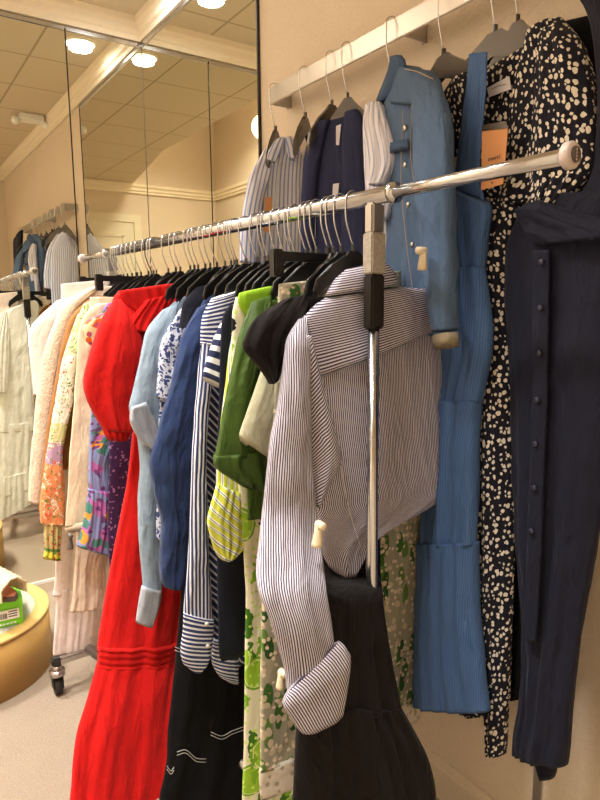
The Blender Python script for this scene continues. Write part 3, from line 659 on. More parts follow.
g.sh('cuff', 'navystripe_v', [(184, 613, 213, 619), (183, 630, 213, 632), (181, 650, 211, 652), (184, 664, 206, 665), (192, 671, 199, 671)], T=.034, off=.034, folds=1, amp=.002)
for q in ((207, 624), (208, 646)): disc('button', q[0], q[1], g.pl(.055), .0055, 'button', g.root)
g.sh('tail', 'navystripe_v', [(213, 640, 238, 640), (213, 664, 238, 668), (220, 677, 238, 681), (229, 682, 237, 683)], T=.03, off=.016, folds=1, amp=.002)
# --- black dress with white stitching
g = rackg('black_stitched_dress', 'long black dress with white stitched tiers beside the red dress', 'dress', 1.50, ('shoulder', 'black hanger holding the black stitched dress'))
g.sh('bodice', 'blackcloth', [(216, 296, 'w', .24), (204, 312, 'w', .30), (198, 400, 'w', .28), (192, 500, 'w', .28), (186, 560, 'w', .30)], T=.03, folds=2, amp=.003)
g.sh('skirt', 'blackcloth', [(187, 555, 'w', .30), (181, 600, 'w', .32), (177, 650, 'w', .34), (172, 700, 'w', .37), (168, 740, 'w', .38), (167, 765, 'w', .39), (160, 800, 262, 798), (158, 822, 264, 822)], T=.06, folds=4, amp=.014, gather=.002)
for k, pts in enumerate(([(177, 752), (186, 750), (196, 758), (206, 759)], [(211, 732), (222, 736), (232, 731), (246, 726)], [(167, 766), (171, 771), (174, 767)], [(175, 647), (180, 649)])):
    for dy in (0, 3.2): seam('stitching', [(a, b+dy) for a, b in pts], g.pl(.052), 'whitethread', g.root, .0008)
# --- navy chambray
g = rackg('navy_chambray_blouse', 'navy blue chambray blouse with creased full sleeve', 'blouse', 1.56, ('shoulder', 'black hanger holding the navy chambray blouse'))
g.sh('body', 'chambray', [(214, 293, 'w', .24), (200, 308, 'w', .34), (192, 380, 'w', .32), (188, 470, 'w', .32), (184, 560, 'w', .32)], T=.035, folds=2, amp=.004)
g.sh('sleeve', 'chambray', [(192, 313, 222, 298), (181, 342, 210, 342), (172, 385, 202, 388), (160, 425, 199, 428), (151, 460, 196, 466), (154, 490, 192, 498), (161, 518, 190, 524), (160, 545, 188, 548), (161, 575, 184, 578), (163, 586, 180, 588)], T=.055, off=.045, folds=1.8, amp=.011, wr=.005)
# --- black jersey top
g = rackg('black_jersey_top', 'near-black jersey top with rolled cap sleeve on the rack', 'top', 1.66, ('shoulder', 'black hanger holding the near-black jersey top'))
g.sh('body', 'blackjersey', [(210, 290, 'w', .26), (196, 302, 'w', .34), (186, 380, 'w', .30), (182, 470, 'w', .30)], T=.03, folds=2, amp=.003)
g.sh('cap_sleeve', 'blackjersey', [(187, 291, 240, 280), (184, 302, 236, 290), (181, 318, 212, 300), (180, 328, 192, 326)], T=.045, off=.02, folds=1.5, amp=.005)
# --- paisley
g = rackg('paisley_blouse', 'white blouse with a dense blue paisley print', 'blouse', 1.73, ('shoulder', 'black hanger holding the blue paisley blouse'))
g.sh('body', 'paisley', [(196, 298, 'w', .22), (178, 312, 'w', .34), (166, 350, 'w', .34), (160, 400, 'w', .32), (158, 460, 'w', .32), (156, 540, 'w', .32)], T=.035, folds=3, amp=.006)
g.sh('short_sleeve', 'paisley', [(172, 318, 196, 312), (162, 340, 184, 348), (158, 372, 182, 382), (157, 398, 180, 405)], T=.04, off=.02, folds=2, amp=.005)
# --- light denim shirt
g = rackg('light_denim_shirt', 'pale blue denim shirt with turned elbow and long cuff', 'shirt', 1.80, ('shoulder', 'black hanger holding the pale denim shirt'))
g.sh('body', 'lightdenim', [(186, 296, 'w', .24), (168, 308, 'w', .34), (154, 340, 'w', .34), (148, 420, 'w', .32), (146, 520, 'w', .32), (146, 580, 'w', .32)], T=.035, folds=2, amp=.005)
g.sh('sleeve', 'lightdenim', [(158, 314, 182, 304), (147, 330, 172, 330), (140, 360, 160, 360), (133, 392, 160, 394), (130, 410, 161, 420), (136, 430, 160, 440), (140, 460, 156, 466), (139, 500, 156, 500), (140, 545, 160, 548), (143, 588, 161, 592)], T=.045, off=.035, folds=1.2, amp=.006, wr=.004)
g.sh('turned_fold', 'lightdenim_in', [(131, 408, 146, 402), (130, 422, 156, 424), (138, 438, 160, 446), (150, 449, 158, 452)], T=.03, off=.062, folds=1, amp=.003)
g.sh('cuff', 'lightdenim_in', [(142, 586, 161, 590), (139, 600, 160, 602), (136, 622, 152, 627)], T=.034, off=.045, folds=1, amp=.002)
# --- red dress
g = rackg('red_maxi_dress', 'bright red maxi dress with puffed sleeve and pintucked tiers', 'dress', 1.93, ('shoulder', 'black hanger holding the bright red dress'))
g.sh('bodice', 'red', [(118, 293, 182, 284), (112, 303, 186, 292), (116, 340, 188, 330), (128, 400, 190, 400), (134, 430, 190, 432)], T=.06, folds=3, amp=.010, wr=.005)
g.sh('ruffled_neck', 'red', [(118, 291, 183, 282), (124, 303, 182, 294), (140, 318, 180, 308)], T=.05, off=.035, folds=4, amp=.008, gather=.004)
g.sh('bow_ruffle', 'red', [(146, 300, 180, 292), (128, 322, 176, 318), (126, 330, 170, 336)], T=.03, off=.06, folds=4, amp=.008, gather=.003, wr=.005)
g.sh('puff_sleeve', 'red', [(110, 302, 134, 300), (101, 322, 138, 325), (91, 350, 142, 352), (84, 380, 140, 382), (86, 398, 137, 402), (95, 416, 134, 418), (104, 430, 131, 430)], T=.09, off=.05, folds=2.5, amp=.014, wr=.003)
g.sh('sleeve_band', 'red', [(101, 424, 132, 424), (105, 434, 130, 434), (108, 440, 127, 440)], T=.06, off=.052, folds=3, amp=.003, gather=.003)
g.sh('skirt', 'red', [(134, 424, 190, 426), (127, 485, 191, 490), (114, 550, 191, 555), (103, 610, 189, 610, .08, .03), (97, 652, 187, 646, .08, .07)], T=.08, folds=4.5, amp=.018, wr=.002, seed=4.2)
g.sh('tuck_band', 'red', [(98, 646, 188, 640, .082, .068), (97, 668, 186, 661, .082, .078)], T=.086, folds=4.5, amp=.018, wr=.001, seed=4.2, v0=.72, rib=(.005, .0165), step=.002)
g.sh('lower_tier', 'red', [(97, 664, 186, 657, .085, .076), (87, 700, 184, 690, .09, .12), (76, 741, 180, 738, .09, .17), (71, 790, 172, 788, .09, .22), (69, 812, 170, 812, .09, .24)], T=.085, folds=4.5, amp=.019, wr=.002, gather=.0025, seed=4.2, v0=.78)
# --- purple print
g = rackg('purple_print_dress', 'dark purple dress with small print behind the red puff sleeve', 'dress', 2.105, ('shoulder', 'black hanger holding the dark purple dress'))
g.sh('dress_body', 'purple', [(130, 300, 'w', .24), (118, 312, 'w', .32), (112, 380, 'w', .30), (110, 450, 'w', .30), (108, 520, 'w', .30), (110, 575, 'w', .28)], T=.03, folds=3, amp=.005)
# --- multicoloured floral
g = rackg('multicolour_floral_dress', 'lavender dress with orange and purple flowers and flounced hem', 'dress', 2.15, ('shoulder', 'black hanger holding the lavender floral dress'))
g.sh('dress_body', 'multifloral', [(108, 303, 'w', .22), (100, 320, 'w', .30), (92, 400, 'w', .30), (89, 450, 113, 450), (88, 492, 113, 495)], T=.035, folds=3, amp=.006)
g.sh('flounce', 'multifloral', [(88, 488, 113, 492), (85, 515, 114, 520), (81, 533, 114, 538), (77, 546, 112, 556)], T=.05, folds=4, amp=.010, gather=.002)
g.sh('shoulder_ruffle', 'orangefloral', [(88, 320, 112, 310), (83, 328, 110, 320), (86, 341, 108, 334), (92, 346, 102, 344)], T=.04, off=.02, folds=2, amp=.004)
# --- cream dress
g = rackg('cream_linen_dress', 'plain cream linen dress between two floral dresses', 'dress', 2.215, ('shoulder', 'black hanger holding the cream linen dress'))
g.sh('dress_body', 'cream', [(98, 303, 'w', .22), (84, 315, 'w', .32), (78, 340, 'w', .32), (75, 390, 'w', .30), (70, 450, 'w', .30), (67, 500, 'w', .28), (65, 527, 'w', .26)], T=.035, folds=2.5, amp=.006)
g.sh('hem_band', 'cream', [(66, 524, 'w', .26), (65, 533, 'w', .26)], T=.04, folds=2.5, amp=.006)
secure_tag(70, 541, g.pl(.02), g.root, .06, 'taggrey', 0)
# --- shell skirt under
g = rackg('shell_skirt', 'crinkled shell beige skirt hanging low in front of blush skirt', 'skirt', 2.255, ('clip', 'black clip hanger holding the shell beige skirt'))
g.sh('skirt_body', 'creamskirt', [(90, 297, 'w', .28), (84, 400, 'w', .26), (78, 500, 'w', .24), (75, 560, 108, 558), (72, 600, 107, 598), (70, 612, 105, 606)], T=.04, folds=4, amp=.008)
# --- tiered floral
g = rackg('tiered_floral_dress', 'white dress with tiered patchwork floral sleeve in orange, lilac and yellow', 'dress', 2.30, ('shoulder', 'black hanger holding the patchwork floral dress'))
g.sh('dress_body', 'tierfloral', [(92, 301, 'w', .22), (80, 312, 'w', .30), (76, 380, 'w', .28), (72, 460, 'w', .26)], T=.03, folds=2, amp=.004)
g.sh('sleeve', 'tierfloral', [(75, 318, 90, 310), (67, 345, 82, 342), (61, 368, 76, 366), (55, 405, 72, 405), (48, 445, 63, 446), (43, 480, 64, 481), (40, 508, 65, 510), (41, 524, 65, 525)], T=.045, off=.02, folds=1.5, amp=.005)
g.sh('ruffled_cuff', 'tiercuff', [(44, 521, 62, 523), (44, 540, 61, 541), (45, 549, 60, 550), (43, 558, 61, 560)], T=.035, off=.022, folds=2, amp=.002, gather=.003)
# --- camel
g = rackg('camel_jacket', 'plain camel brown jacket with long sleeve', 'jacket', 2.345, ('shoulder', 'black hanger holding the camel jacket'))
g.sh('body', 'camel', [(104, 296, 'w', .22), (84, 303, 'w', .34), (72, 330, 'w', .32), (66, 400, 'w', .30), (62, 470, 'w', .30)], T=.03, folds=2, amp=.003)
g.sh('sleeve', 'camel', [(84, 303, 104, 297), (70, 318, 88, 316), (62, 345, 76, 345), (55, 380, 70, 380), (47, 425, 61, 425), (42, 470, 54, 470), (39, 512, 48, 512)], T=.04, off=.018, folds=1, amp=.003)
# --- beige lace
g = rackg('beige_lace_jacket', 'pale beige lace jacket with textured long sleeve', 'jacket', 2.385, ('shoulder', 'black hanger holding the beige lace jacket'))
g.sh('body', 'beigelace', [(104, 286, 'w', .22), (78, 296, 'w', .34), (62, 320, 'w', .32), (56, 400, 'w', .30), (52, 470, 'w', .28)], T=.03, folds=2, amp=.003)
g.sh('sleeve', 'beigelace', [(84, 291, 110, 284), (64, 303, 84, 302), (53, 325, 70, 325), (43, 355, 62, 357), (37, 395, 55, 397), (32, 445, 50, 447), (29, 480, 44, 482), (29, 502, 41, 504)], T=.045, off=.018, folds=1, amp=.004)
# --- blush blouse
g = rackg('blush_sheer_blouse', 'sheer blush white blouse at the far end of the rack', 'blouse', 2.410, ('shoulder', 'black hanger holding the sheer blush blouse'))
g.sh('body', 'pinkwhite', [(74, 296, 'w', .22), (58, 304, 'w', .32), (42, 330, 'w', .30), (40, 400, 'w', .28), (38, 460, 'w', .28)], T=.03, folds=2, amp=.004)
g.sh('sleeve', 'pinkwhite', [(54, 303, 72, 299), (38, 318, 56, 320), (30, 332, 50, 335), (31, 360, 46, 362), (34, 395, 44, 395)], T=.04, off=.012, folds=1, amp=.004)
# --- blush skirt
g = rackg('blush_tiered_skirt', 'long blush white tiered skirt reaching the base of the rack', 'skirt', 2.432, ('clip', 'black clip hanger holding the blush tiered skirt'))
g.sh('waist', 'pinkskirt', [(61, 284, 110, 279), (61, 300, 110, 297), (58, 360, 108, 360), (54, 460, 106, 460), (56, 560, 104, 556), (53, 596, 104, 590)], T=.03, folds=3, amp=.006)
g.sh('lower_tier', 'pinkskirt', [(57, 590, 102, 584), (55, 622, 100, 618), (53, 646, 98, 638), (53, 656, 97, 645)], T=.035, folds=4, amp=.007, gather=.002)
# --- white dress seen in the mirror
g = rackg('white_tiered_dress', 'white cotton tiered dress facing the mirror at the rack end', 'dress', 2.452, ('shoulder', 'black hanger holding the white tiered dress'), mirror=True)
g.sh('bodice', 'whitecotton', [(10, 308, 34, 300), (2, 318, 38, 308), (-4, 360, 31, 350), (-5, 400, 32, 395), (-5, 432, 34, 430)], T=.035, folds=2.5, amp=.008)
g.sh('ruffle_sleeve', 'whitecotton', [(-1, 315, 10, 312), (-10, 345, 9, 345), (-12, 375, 8, 378), (-8, 392, 6, 392)], T=.05, off=-.02, folds=3, amp=.006, gather=.002)
g.sh('tier', 'whitecotton', [(-4, 424, 32, 422), (-5, 470, 31, 468), (-5, 498, 31, 488)], T=.035, folds=3, amp=.010, gather=.002)
g.sh('hem_tier', 'whitecotton', [(-4, 478, 30, 470), (-6, 523, 31, 503)], T=.04, folds=4, amp=.010, gather=.003)

# ============ wall rail, near to far
def wallg(name, label, cat, x, y, ang, hy, hang, z=2.0, **kw): return Garment(name, label, cat, x, y, ang, z=z, hang=hang, wall=True, hy=hy, **kw)
def A(dx, dy): return math.atan2(dy, dx)
# navy button dress
g = wallg('navy_button_dress', 'navy cotton button-front dress hanging nearest on the wall rail', 'dress', 1.145, .85, A(-.1, -1), .80, None)
g.sh('bodice', 'navycotton', [(556, -60, 700, -90), (566, -20, 700, -20), (588, 12, 700, 30), (597, 60, 700, 70), (598, 120, 690, 120), (594, 170, 680, 165), (575, 205, 670, 200)], T=.045, folds=2, amp=.006)
g.sh('skirt', 'navycotton', [(536, 196, 640, 190), (520, 216, 636, 205), (508, 250, 632, 240), (507, 300, 628, 290), (510, 360, 622, 350), (512, 430, 614, 420), (514, 500, 602, 500), (518, 560, 592, 565), (523, 620, 581, 625), (521, 690, 572, 700), (515, 740, 568, 750), (515, 753, 566, 766)], T=.06, folds=3.5, amp=.020, wr=.003)
g.sh('inner_hem', 'navyinner', [(530, 740, 560, 745), (536, 765, 556, 768), (541, 778, 552, 779)], T=.03, off=-.015, folds=1, amp=.003)
g.sh('waist_drape', 'navycotton', [(519, 212, 545, 200), (524, 226, 585, 214), (532, 240, 640, 226), (545, 246, 640, 236)], T=.05, off=.03, folds=2, amp=.007, wr=.006)
g.sh('placket', 'navycotton', [(533, 250, 549, 250), (533, 310, 549, 312), (533, 400, 547, 402), (530, 480, 544, 482), (527, 560, 541, 562), (526, 640, 536, 642)], T=.012, off=.043, folds=1, amp=.001, wr=.001)
for q in ((541, 262), (540, 308), (539, 353), (537, 400), (535, 444), (534, 488), (531, 531)): disc('button', q[0], q[1], g.pl(.053), .0062, 'navybutton', g.root)
# black dress behind
g = wallg('black_dress', 'plain black dress glimpsed between the dotted and navy dresses', 'dress', 1.235, .90, A(-.05, -1), .93, ('shoulder', 'smoky hanger holding the plain black dress'))
g.sh('bodice', 'blackcloth', [(540, 30, 640, 10), (545, 80, 640, 70), (540, 160, 640, 160), (520, 230, 640, 230)], T=.05, folds=2, amp=.004)
g.sh('skirt', 'blackcloth', [(516, 222, 620, 222), (508, 300, 600, 300), (508, 400, 590, 400), (508, 500, 570, 500), (509, 600, 560, 600), (508, 690, 530, 690), (509, 698, 527, 697)], T=.05, folds=2, amp=.005)
# dotted dress
g = wallg('dotted_dress', 'navy dress covered in cream pebble dots with puffed sleeve', 'dress', 1.19, .99, A(-.05, -1), .99, ('shoulder', 'smoky hanger holding the cream-dotted dress'), hs=.9)
g.sh('back_neck', 'polka', [(470, 82, 540, 40), (462, 110, 548, 90), (468, 160, 545, 160), (478, 200, 530, 200)], T=.03, off=.0, folds=2, amp=.005)
g.sh('front_left', 'polka', [(455, 80, 470, 72), (450, 110, 486, 110), (460, 150, 492, 150), (474, 200, 505, 200)], T=.03, off=.018, folds=1.5, amp=.006)
g.sh('front_right', 'polka', [(528, 32, 552, 18), (520, 60, 566, 50), (512, 100, 572, 100), (506, 150, 560, 150), (498, 200, 530, 205)], T=.03, off=.022, folds=2, amp=.008)
g.sh('skirt', 'polka', [(479, 195, 524, 205), (483, 230, 512, 235), (484, 283, 509, 285), (481, 340, 511, 340), (476, 400, 513, 400), (473, 460, 515, 460), (473, 530, 514, 530), (474, 600, 512, 600), (478, 660, 510, 660), (486, 710, 507, 710), (488, 754, 503, 755)], T=.05, off=.012, folds=2.5, amp=.008, gather=.0015)
g.sh('side_flare', 'polka', [(450, 640, 490, 640), (447, 690, 490, 690), (446, 702, 488, 706), (466, 717, 484, 716)], T=.03, off=-.03, folds=2, amp=.005)
g.sh('puff_sleeve', 'polka', [(538, 26, 566, 18), (540, 50, 583, 45), (538, 90, 594, 90), (534, 130, 598, 135), (531, 165, 597, 165), (533, 190, 583, 186), (537, 206, 566, 200)], T=.07, off=.045, folds=2.5, amp=.012, wr=.004)
g.sh('sleeve_elastic', 'polka', [(532, 184, 590, 172), (534, 200, 574, 194), (538, 218, 556, 212)], T=.05, off=.055, folds=3, amp=.003, gather=.003)
g.sh('far_sleeve', 'polka', [(450, 84, 468, 74), (442, 104, 464, 104), (440, 135, 462, 138), (446, 156, 458, 156)], T=.04, off=-.02, folds=1.5, amp=.005)
lb = quad_card('neck_label', [(487, 88), (489, 97), (511, 89), (509, 76)], g.pl(.028), 'labelw', g.root); lb['label'] = 'white woven neck label'
lp = seam('label_print', [(492, 89), (498, 86), (506, 84)], g.pl(.0295), 'ink', g.root, .0005); lp.parent = lb
tg = quad_card('price_tag', [(482, 128), (481, 190), (503, 184), (508, 126)], g.pl(.075), 'taggold', g.root); tg['label'] = 'tan card price tag'
quad_card('tag_header', [(482, 125), (482, 131), (508, 128), (506, 121)], g.pl(.077), 'greyplastic', g.root)
def txt(s, px, py, pl, size, m, root):
    cu = bpy.data.curves.new('printed_text', 'FONT'); cu.body = s; cu.size = size; cu.extrude = .0002; cu.align_x = 'CENTER'
    tmp = bpy.data.objects.new('tmp', cu); col.objects.link(tmp); dg = bpy.context.evaluated_depsgraph_get(); me = bpy.data.meshes.new_from_object(tmp.evaluated_get(dg)); bpy.data.objects.remove(tmp)
    c = hit(pl, px, py)-root.location; x = -pl['d'] if (-pl['d']).dot(RT) > 0 else pl['d']; zz = Vector((0, 0, 1)); nn = x.cross(zz)
    me.transform(Matrix(((x.x, zz.x, nn.x, c.x), (x.y, zz.y, nn.y, c.y), (x.z, zz.z, nn.z, c.z), (0, 0, 0, 1)))); return link('printed_text', me, root, m, False)
txt('merci', 494, 160, g.pl(.0775), .014, 'ink', g.root); txt('8', 492, 184, g.pl(.0775), .008, 'ink', g.root)
# blue strap dress
g = wallg('blue_strap_dress', 'mid blue pin-striped denim tiered dress with wide straps', 'dress', 1.185, 1.14, A(-.25, -.97), 1.144, ('shoulder', 'smoky hanger holding the blue strap dress'), hs=.85)
g.sh('strap', 'blueden', [(469, 54, 487, 52), (467, 80, 486, 82), (462, 120, 483, 124), (457, 160, 480, 170), (452, 190, 484, 200)], T=.010, off=.012, folds=1, amp=.002)
g.sh('bodice', 'blueden', [(450, 186, 486, 202), (450, 210, 489, 212), (449, 240, 485, 244), (447, 275, 482, 270)], T=.05, off=.01, folds=1.5, amp=.006)
g.sh('upper_tier', 'blueden', [(447, 270, 482, 266), (446, 300, 487, 300), (442, 350, 489, 345), (436, 404, 478, 403)], T=.06, off=.01, folds=3, amp=.010, gather=.003)
g.sh('middle_tier', 'blueden', [(436, 400, 478, 400), (428, 450, 476, 450), (424, 510, 476, 510), (422, 546, 475, 546)], T=.07, off=.01, folds=3, amp=.011, gather=.003)
g.sh('lower_tier', 'blueden', [(422, 542, 475, 542), (420, 600, 475, 600), (418, 660, 480, 660), (417, 706, 487, 712)], T=.08, off=.01, folds=3, amp=.012, gather=.003)
# denim jacket
g = wallg('denim_jacket', 'washed blue denim jacket with khaki turned cuff on wall rail', 'jacket', 1.175, 1.33, A(-.25, -.97), 1.328, ('shoulder', 'smoky hanger holding the washed denim jacket'))
g.sh('body', 'jacket', [(396, 64, 414, 66), (386, 84, 434, 79), (380, 105, 440, 100), (374, 150, 442, 150), (380, 200, 444, 200), (387, 250, 446, 252), (391, 300, 446, 300), (394, 336, 446, 336)], T=.06, folds=2, amp=.008)
g.sh('collar', 'jacketdark', [(392, 57, 400, 55), (388, 72, 406, 66), (380, 92, 392, 90), (377, 104, 382, 102)], T=.02, off=.03, folds=1, amp=.003)
g.sh('shoulder_yoke', 'jacket', [(402, 68, 428, 70), (396, 82, 438, 82), (394, 104, 440, 108)], T=.06, off=.012, folds=1, amp=.002)
g.sh('sleeve', 'jacket', [(420, 74, 436, 78), (416, 105, 446, 108), (418, 160, 449, 162), (423, 220, 450, 222), (430, 280, 451, 282), (438, 332, 452, 330)], T=.06, off=.05, folds=1.3, amp=.007, wr=.004)
g.sh('turned_cuff', 'khaki', [(438, 336, 453, 332), (440, 349, 454, 346)], T=.05, off=.052, folds=1, amp=.002)
g.sh('pocket_flap', 'jacketdark', [(388, 143, 408, 139), (389, 154, 409, 150)], T=.008, off=.040, folds=1, amp=.001)
seam('front_stitch', [(403, 110), (401, 180), (406, 240), (414, 300)], g.pl(.042), 'stitch', g.root, .001)
seam('front_stitch', [(412, 104), (411, 160), (420, 215), (424, 250)], g.pl(.048), 'stitch', g.root, .001)
seam('yoke_stitch', [(405, 69), (418, 72), (433, 79)], g.pl(.048), 'stitch', g.root, .001)
for q in ((405, 128), (405, 165), (408, 205), (412, 245)): disc('button', q[0], q[1], g.pl(.046), .007, 'steel', g.root)
secure_tag(423, 259, g.pl(.10), g.root, .048, tilt=-.1)
# pale ticking blouse
g = wallg('ticking_blouse', 'pale white blouse with thin grey stripes and ruffled sleeve', 'blouse', 1.085, 1.42, A(.3, -.95), 1.518, ('shoulder', 'smoky hanger holding the pale ticking blouse'))
g.sh('body', 'ticking', [(366, 105, 386, 106), (364, 130, 392, 130), (366, 180, 390, 180), (368, 240, 390, 240), (370, 300, 390, 300)], T=.04, folds=1.5, amp=.005)
g.sh('ruffle_sleeve', 'ticking', [(367, 103, 384, 104), (365, 125, 391, 128), (368, 148, 398, 151), (372, 168, 396, 168), (372, 186, 386, 186)], T=.05, off=.03, folds=2, amp=.008, gather=.002)
g.sh('hem_ruffle', 'ticking', [(374, 188, 388, 188), (373, 200, 392, 202), (376, 218, 388, 220)], T=.04, off=.028, folds=2, amp=.006)
# navy cardigan
g = wallg('navy_cardigan', 'navy knit cardigan open over a pale lining on wall rail', 'cardigan', 1.175, 1.60, A(.5, -.87), 1.595, ('shoulder', 'smoky hanger holding the navy cardigan'), hs=.5, ha=A(.9, .1))
g.sh('back_panel', 'navyknit', [(322, 124, 352, 116), (318, 160, 358, 150), (316, 240, 364, 240), (316, 330, 364, 330)], T=.025, folds=2, amp=.004)
g.sh('left_front', 'navyknit', [(317, 124, 330, 120), (306, 150, 322, 150), (302, 190, 316, 190), (301, 250, 314, 250), (301, 330, 314, 330)], T=.035, off=.015, folds=1, amp=.004)
g.sh('right_front', 'navyknit', [(345, 114, 359, 110), (343, 130, 366, 128), (342, 180, 370, 180), (342, 250, 371, 250), (342, 330, 370, 330)], T=.04, off=.02, folds=1.5, amp=.006)
lb = quad_card('size_label', [(336, 126), (336, 145), (339, 145), (341, 124)], g.pl(.03), 'labelw', g.root)
tg = quad_card('price_tag', [(333, 184), (332, 204), (337, 203), (339, 183)], g.pl(.045), 'labelw', g.root); tg['label'] = 'pale pink price tag'
# white flower print
g = wallg('flower_print_trousers', 'white trousers with small blue flowers clipped beside the navy cardigan', 'trousers', 1.12, 1.63, 0, 1.737, ('shoulder', 'smoky hanger beside the navy cardigan holding flower print trousers'), hs=.55, ha=A(.8, .6))
g.sh('leg', 'blueflower', [(314, 122, 319, 122), (314, 160, 320, 160), (314, 200, 322, 200), (315, 300, 324, 300)], T=.02, folds=1, amp=.002)
g.sh('leg', 'blueflower', [(321, 196, 334, 200), (320, 240, 336, 244), (320, 300, 336, 300)], T=.02, off=.01, folds=1, amp=.003)
# blue striped shirt
g = wallg('blue_striped_shirt', 'blue and white striped shirt hanging last, beside the mirror', 'shirt', 1.17, 1.90, A(.97, -.2), 1.918, ('shoulder', 'smoky hanger holding the blue striped shirt'), hs=.42, ha=A(.8, .6))
g.sh('body', 'bluestripe', [(273, 142, 291, 137), (262, 158, 300, 150), (252, 182, 304, 165), (249, 220, 303, 210), (247, 260, 302, 255), (247, 320, 301, 320)], T=.05, folds=2, amp=.008)
g.sh('sleeve', 'bluestripe', [(262, 152, 276, 146), (250, 176, 270, 174), (244, 205, 262, 206), (240, 235, 258, 238), (240, 262, 256, 264)], T=.045, off=.03, folds=1.3, amp=.005)
g.sh('collar', 'bluestripe', [(276, 139, 284, 137), (269, 150, 280, 153), (267, 160, 275, 163)], T=.015, off=.035, folds=1, amp=.002)
g.sh('collar', 'bluestripe', [(285, 137, 292, 137), (287, 150, 298, 150), (290, 160, 297, 159)], T=.015, off=.035, folds=1, amp=.002)
seam('placket', [(281, 156), (277, 180), (275, 215), (275, 250)], g.pl(.034), 'button', g.root, .0018)
tg = quad_card('price_tag', [(265, 197), (264, 231), (271, 233), (272, 197)], g.pl(.062), 'taggold', g.root); tg['label'] = 'tan card price tag'


# remaining hangers whose garments are buried in the row
for px in (119, 134, 150, 155, 167, 173, 179, 189, 197, 203, 209, 216, 224, 230, 236, 257, 264, 275, 284, 291, 297, 303, 311, 317, 326, 333, 339, 345, 350):
    lo, hi = .6, 2.8
    for _ in range(40):
        mid = (lo+hi)/2; v = bar(mid)+Vector((0, 0, .016))-EYEV; x = 300+F*v.dot(RT)/v.dot(FW)
        if x > px: lo = mid
        else: hi = mid
    if min(abs(lo-u) for u in USED) > .013:
        USED.append(lo)
        hanger(bar(lo), bang+random.uniform(-.05, .05), 'black hanger on the rack bar with its garment buried in the row', dark=px in (150, 257), scale=.36)

# ------------------------------------------------------------------ platform, shoebox, sandal
def platform(cx, cy_, r, h, label):
    e = empty('display_platform', (cx, cy_, 0), label, 'display platform'); n = 96
    bm = bmesh.new(); rings = []
    for rr, zz in ((r*.998, .001), (r*.998, h-.012)):
        rings.append([bm.verts.new((rr*math.cos(2*PI*k/n), rr*math.sin(2*PI*k/n), zz)) for k in range(n)])
    for k in range(n): bm.faces.new((rings[0][k], rings[0][(k+1) % n], rings[1][(k+1) % n], rings[1][k]))
    bm.faces.new(rings[0][::-1]); bm.faces.new(rings[1]); link('drum', to_mesh(bm, 'drum'), e, 'gold')
    bm = bmesh.new(); rings = []
    for rr, zz in ((r, h-.0115), (r+.003, h-.009), (r+.002, h-.001), (r-.002, h), (r-.055, h), (r-.056, h-.006)):
        rings.append([bm.verts.new((rr*math.cos(2*PI*k/n), rr*math.sin(2*PI*k/n), zz)) for k in range(n)])
    for i in range(5):
        for k in range(n): bm.faces.new((rings[i][k], rings[i][(k+1) % n], rings[i+1][(k+1) % n], rings[i+1][k]))
    link('rim', to_mesh(bm, 'rim'), e, 'goldrim')
    bm = bmesh.new(); bmesh.ops.create_circle(bm, cap_ends=True, segments=n, radius=r-.056); me = to_mesh(bm, 'inset_top'); me.transform(Matrix.Translation((0, 0, h-.005))); link('inset_top', me, e, 'inset')
    return e
PH = .245
platform(.19, 2.765, .335, PH, 'round gold display platform with pale top beside the rack')
bx = on_z(23.6, 623, PH-.004); BW, BD_, BH = .30, .19, .115
ba = math.radians(-6)
e = empty('shoe_box', (bx.x, bx.y, PH-.004), 'bright green shoe box with white barcode label on gold platform', 'shoe box'); e.rotation_euler = (0, 0, ba)
bm = bmesh.new(); box_bm(bm, -BW, 0, .001, 0, BD_, BH-.03, .001); link('box_base', to_mesh(bm, 'box_base'), e, 'green', False)
bm = bmesh.new(); box_bm(bm, -BW-.002, -.002, BH-.042, .002, BD_+.002, BH, .002); link('lid', to_mesh(bm, 'lid'), e, 'green', False)
bm = bmesh.new(); box_bm(bm, -.105, -.004, .030, -.012, -.0022, .070); lb = link('barcode_label', to_mesh(bm, 'barcode_label'), e, 'white', False); lb['label'] = 'white barcode label'
bm = bmesh.new(); x = -.098
while x < -.06:
    w = random.choice((.0012, .002, .003)); box_bm(bm, x, -.0046, .036, x+w, -.0041, .058); x += w+random.choice((.0015, .0025))
for k in range(3): box_bm(bm, -.052, -.0046, .040+k*.010, -.020, -.0041, .044+k*.010)
link('barcode', to_mesh(bm, 'barcode'), lb, 'ink', False)
bm = bmesh.new()
for k in range(6): box_bm(bm, -.100+k*.013, -.0030, .010, -.091+k*.013, -.0008, .016)
link('printed_word', to_mesh(bm, 'printed_word'), e, 'white', False)
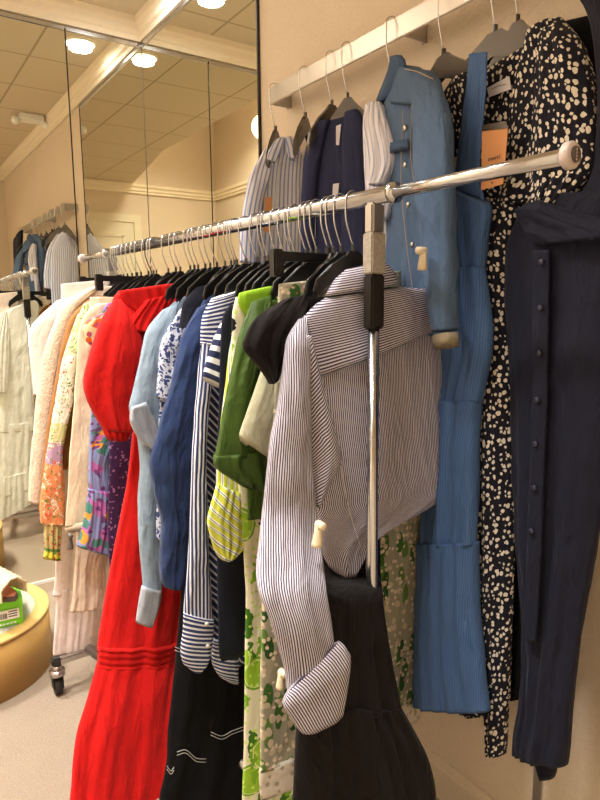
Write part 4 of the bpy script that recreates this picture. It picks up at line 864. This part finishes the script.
# braided slide sandal
e = empty('braided_sandal', (bx.x-.085, bx.y+.085, PH-.004+BH+.001), 'cream braided raffia slide sandal on the green shoe box', 'sandal'); e.rotation_euler = (0, 0, math.radians(-65)); e.scale = (1.12, 1.12, 1.18)
def foot(s, wd): return [(s*(-.125+.25*t), wd*(.036+.012*math.sin(PI*t*1.1+.2))*math.sin(PI*min(1, max(0, t)))**.35) for t in [i/14 for i in range(15)]]
def sole_loop(k, z):
    up = foot(k, k); lo = [(x, -y) for x, y in up[::-1]][1:-1]; return [(x, y, z) for x, y in up+lo]
bm = bmesh.new(); prism_bm(bm, sole_loop(1, 0.0), Vector((0, 0, .016)), .003); link('sole', to_mesh(bm, 'sole'), e, 'sole', False)
bm = bmesh.new(); prism_bm(bm, sole_loop(.94, .016), Vector((0, 0, .004)), .001); link('footbed', to_mesh(bm, 'footbed'), e, 'insole', False)
bm = bmesh.new(); NS, NA = 40, 36; G = []
for i in range(NS+1):
    u = i/NS; row = []
    for j in range(NA+1):
        a = PI*j/NA; w = .050; h = .082*(.8+.2*u)
        br = .006*abs(math.sin(u*PI*6+(j % 12)/12*PI))*(1 if (i//4+j//4) % 2 else .45)
        row.append(bm.verts.new((.118-.125*u, (w+br)*math.cos(a), .012+(h+br)*math.sin(a)**.8)))
    G.append(row)
G2 = [[bm.verts.new(v.co*1+Vector((0, -.004*math.copysign(min(1, abs(v.co.y)*40), v.co.y), -.005 if v.co.z > .02 else 0))) for v in row] for row in G]
for i in range(NS):
    for j in range(NA):
        bm.faces.new((G[i][j], G[i+1][j], G[i+1][j+1], G[i][j+1])); bm.faces.new((G2[i][j+1], G2[i+1][j+1], G2[i+1][j], G2[i][j]))
for j in range(NA): bm.faces.new((G[0][j], G[0][j+1], G2[0][j+1], G2[0][j])); bm.faces.new((G[NS][j+1], G[NS][j], G2[NS][j], G2[NS][j+1]))
link('braided_strap', to_mesh(bm, 'braided_strap'), e, 'raffia')

# ------------------------------------------------------------------ render look
sc = bpy.context.scene
w = bpy.data.worlds.new('world'); sc.world = w; w.use_nodes = True
w.node_tree.nodes['Background'].inputs[0].default_value = (1, .95, .88, 1); w.node_tree.nodes['Background'].inputs[1].default_value = .05
vs = sc.view_settings; vs.view_transform = 'Standard'; vs.look = 'None'; vs.gamma = 1; vs.use_curve_mapping = False; vs.exposure = -0.06
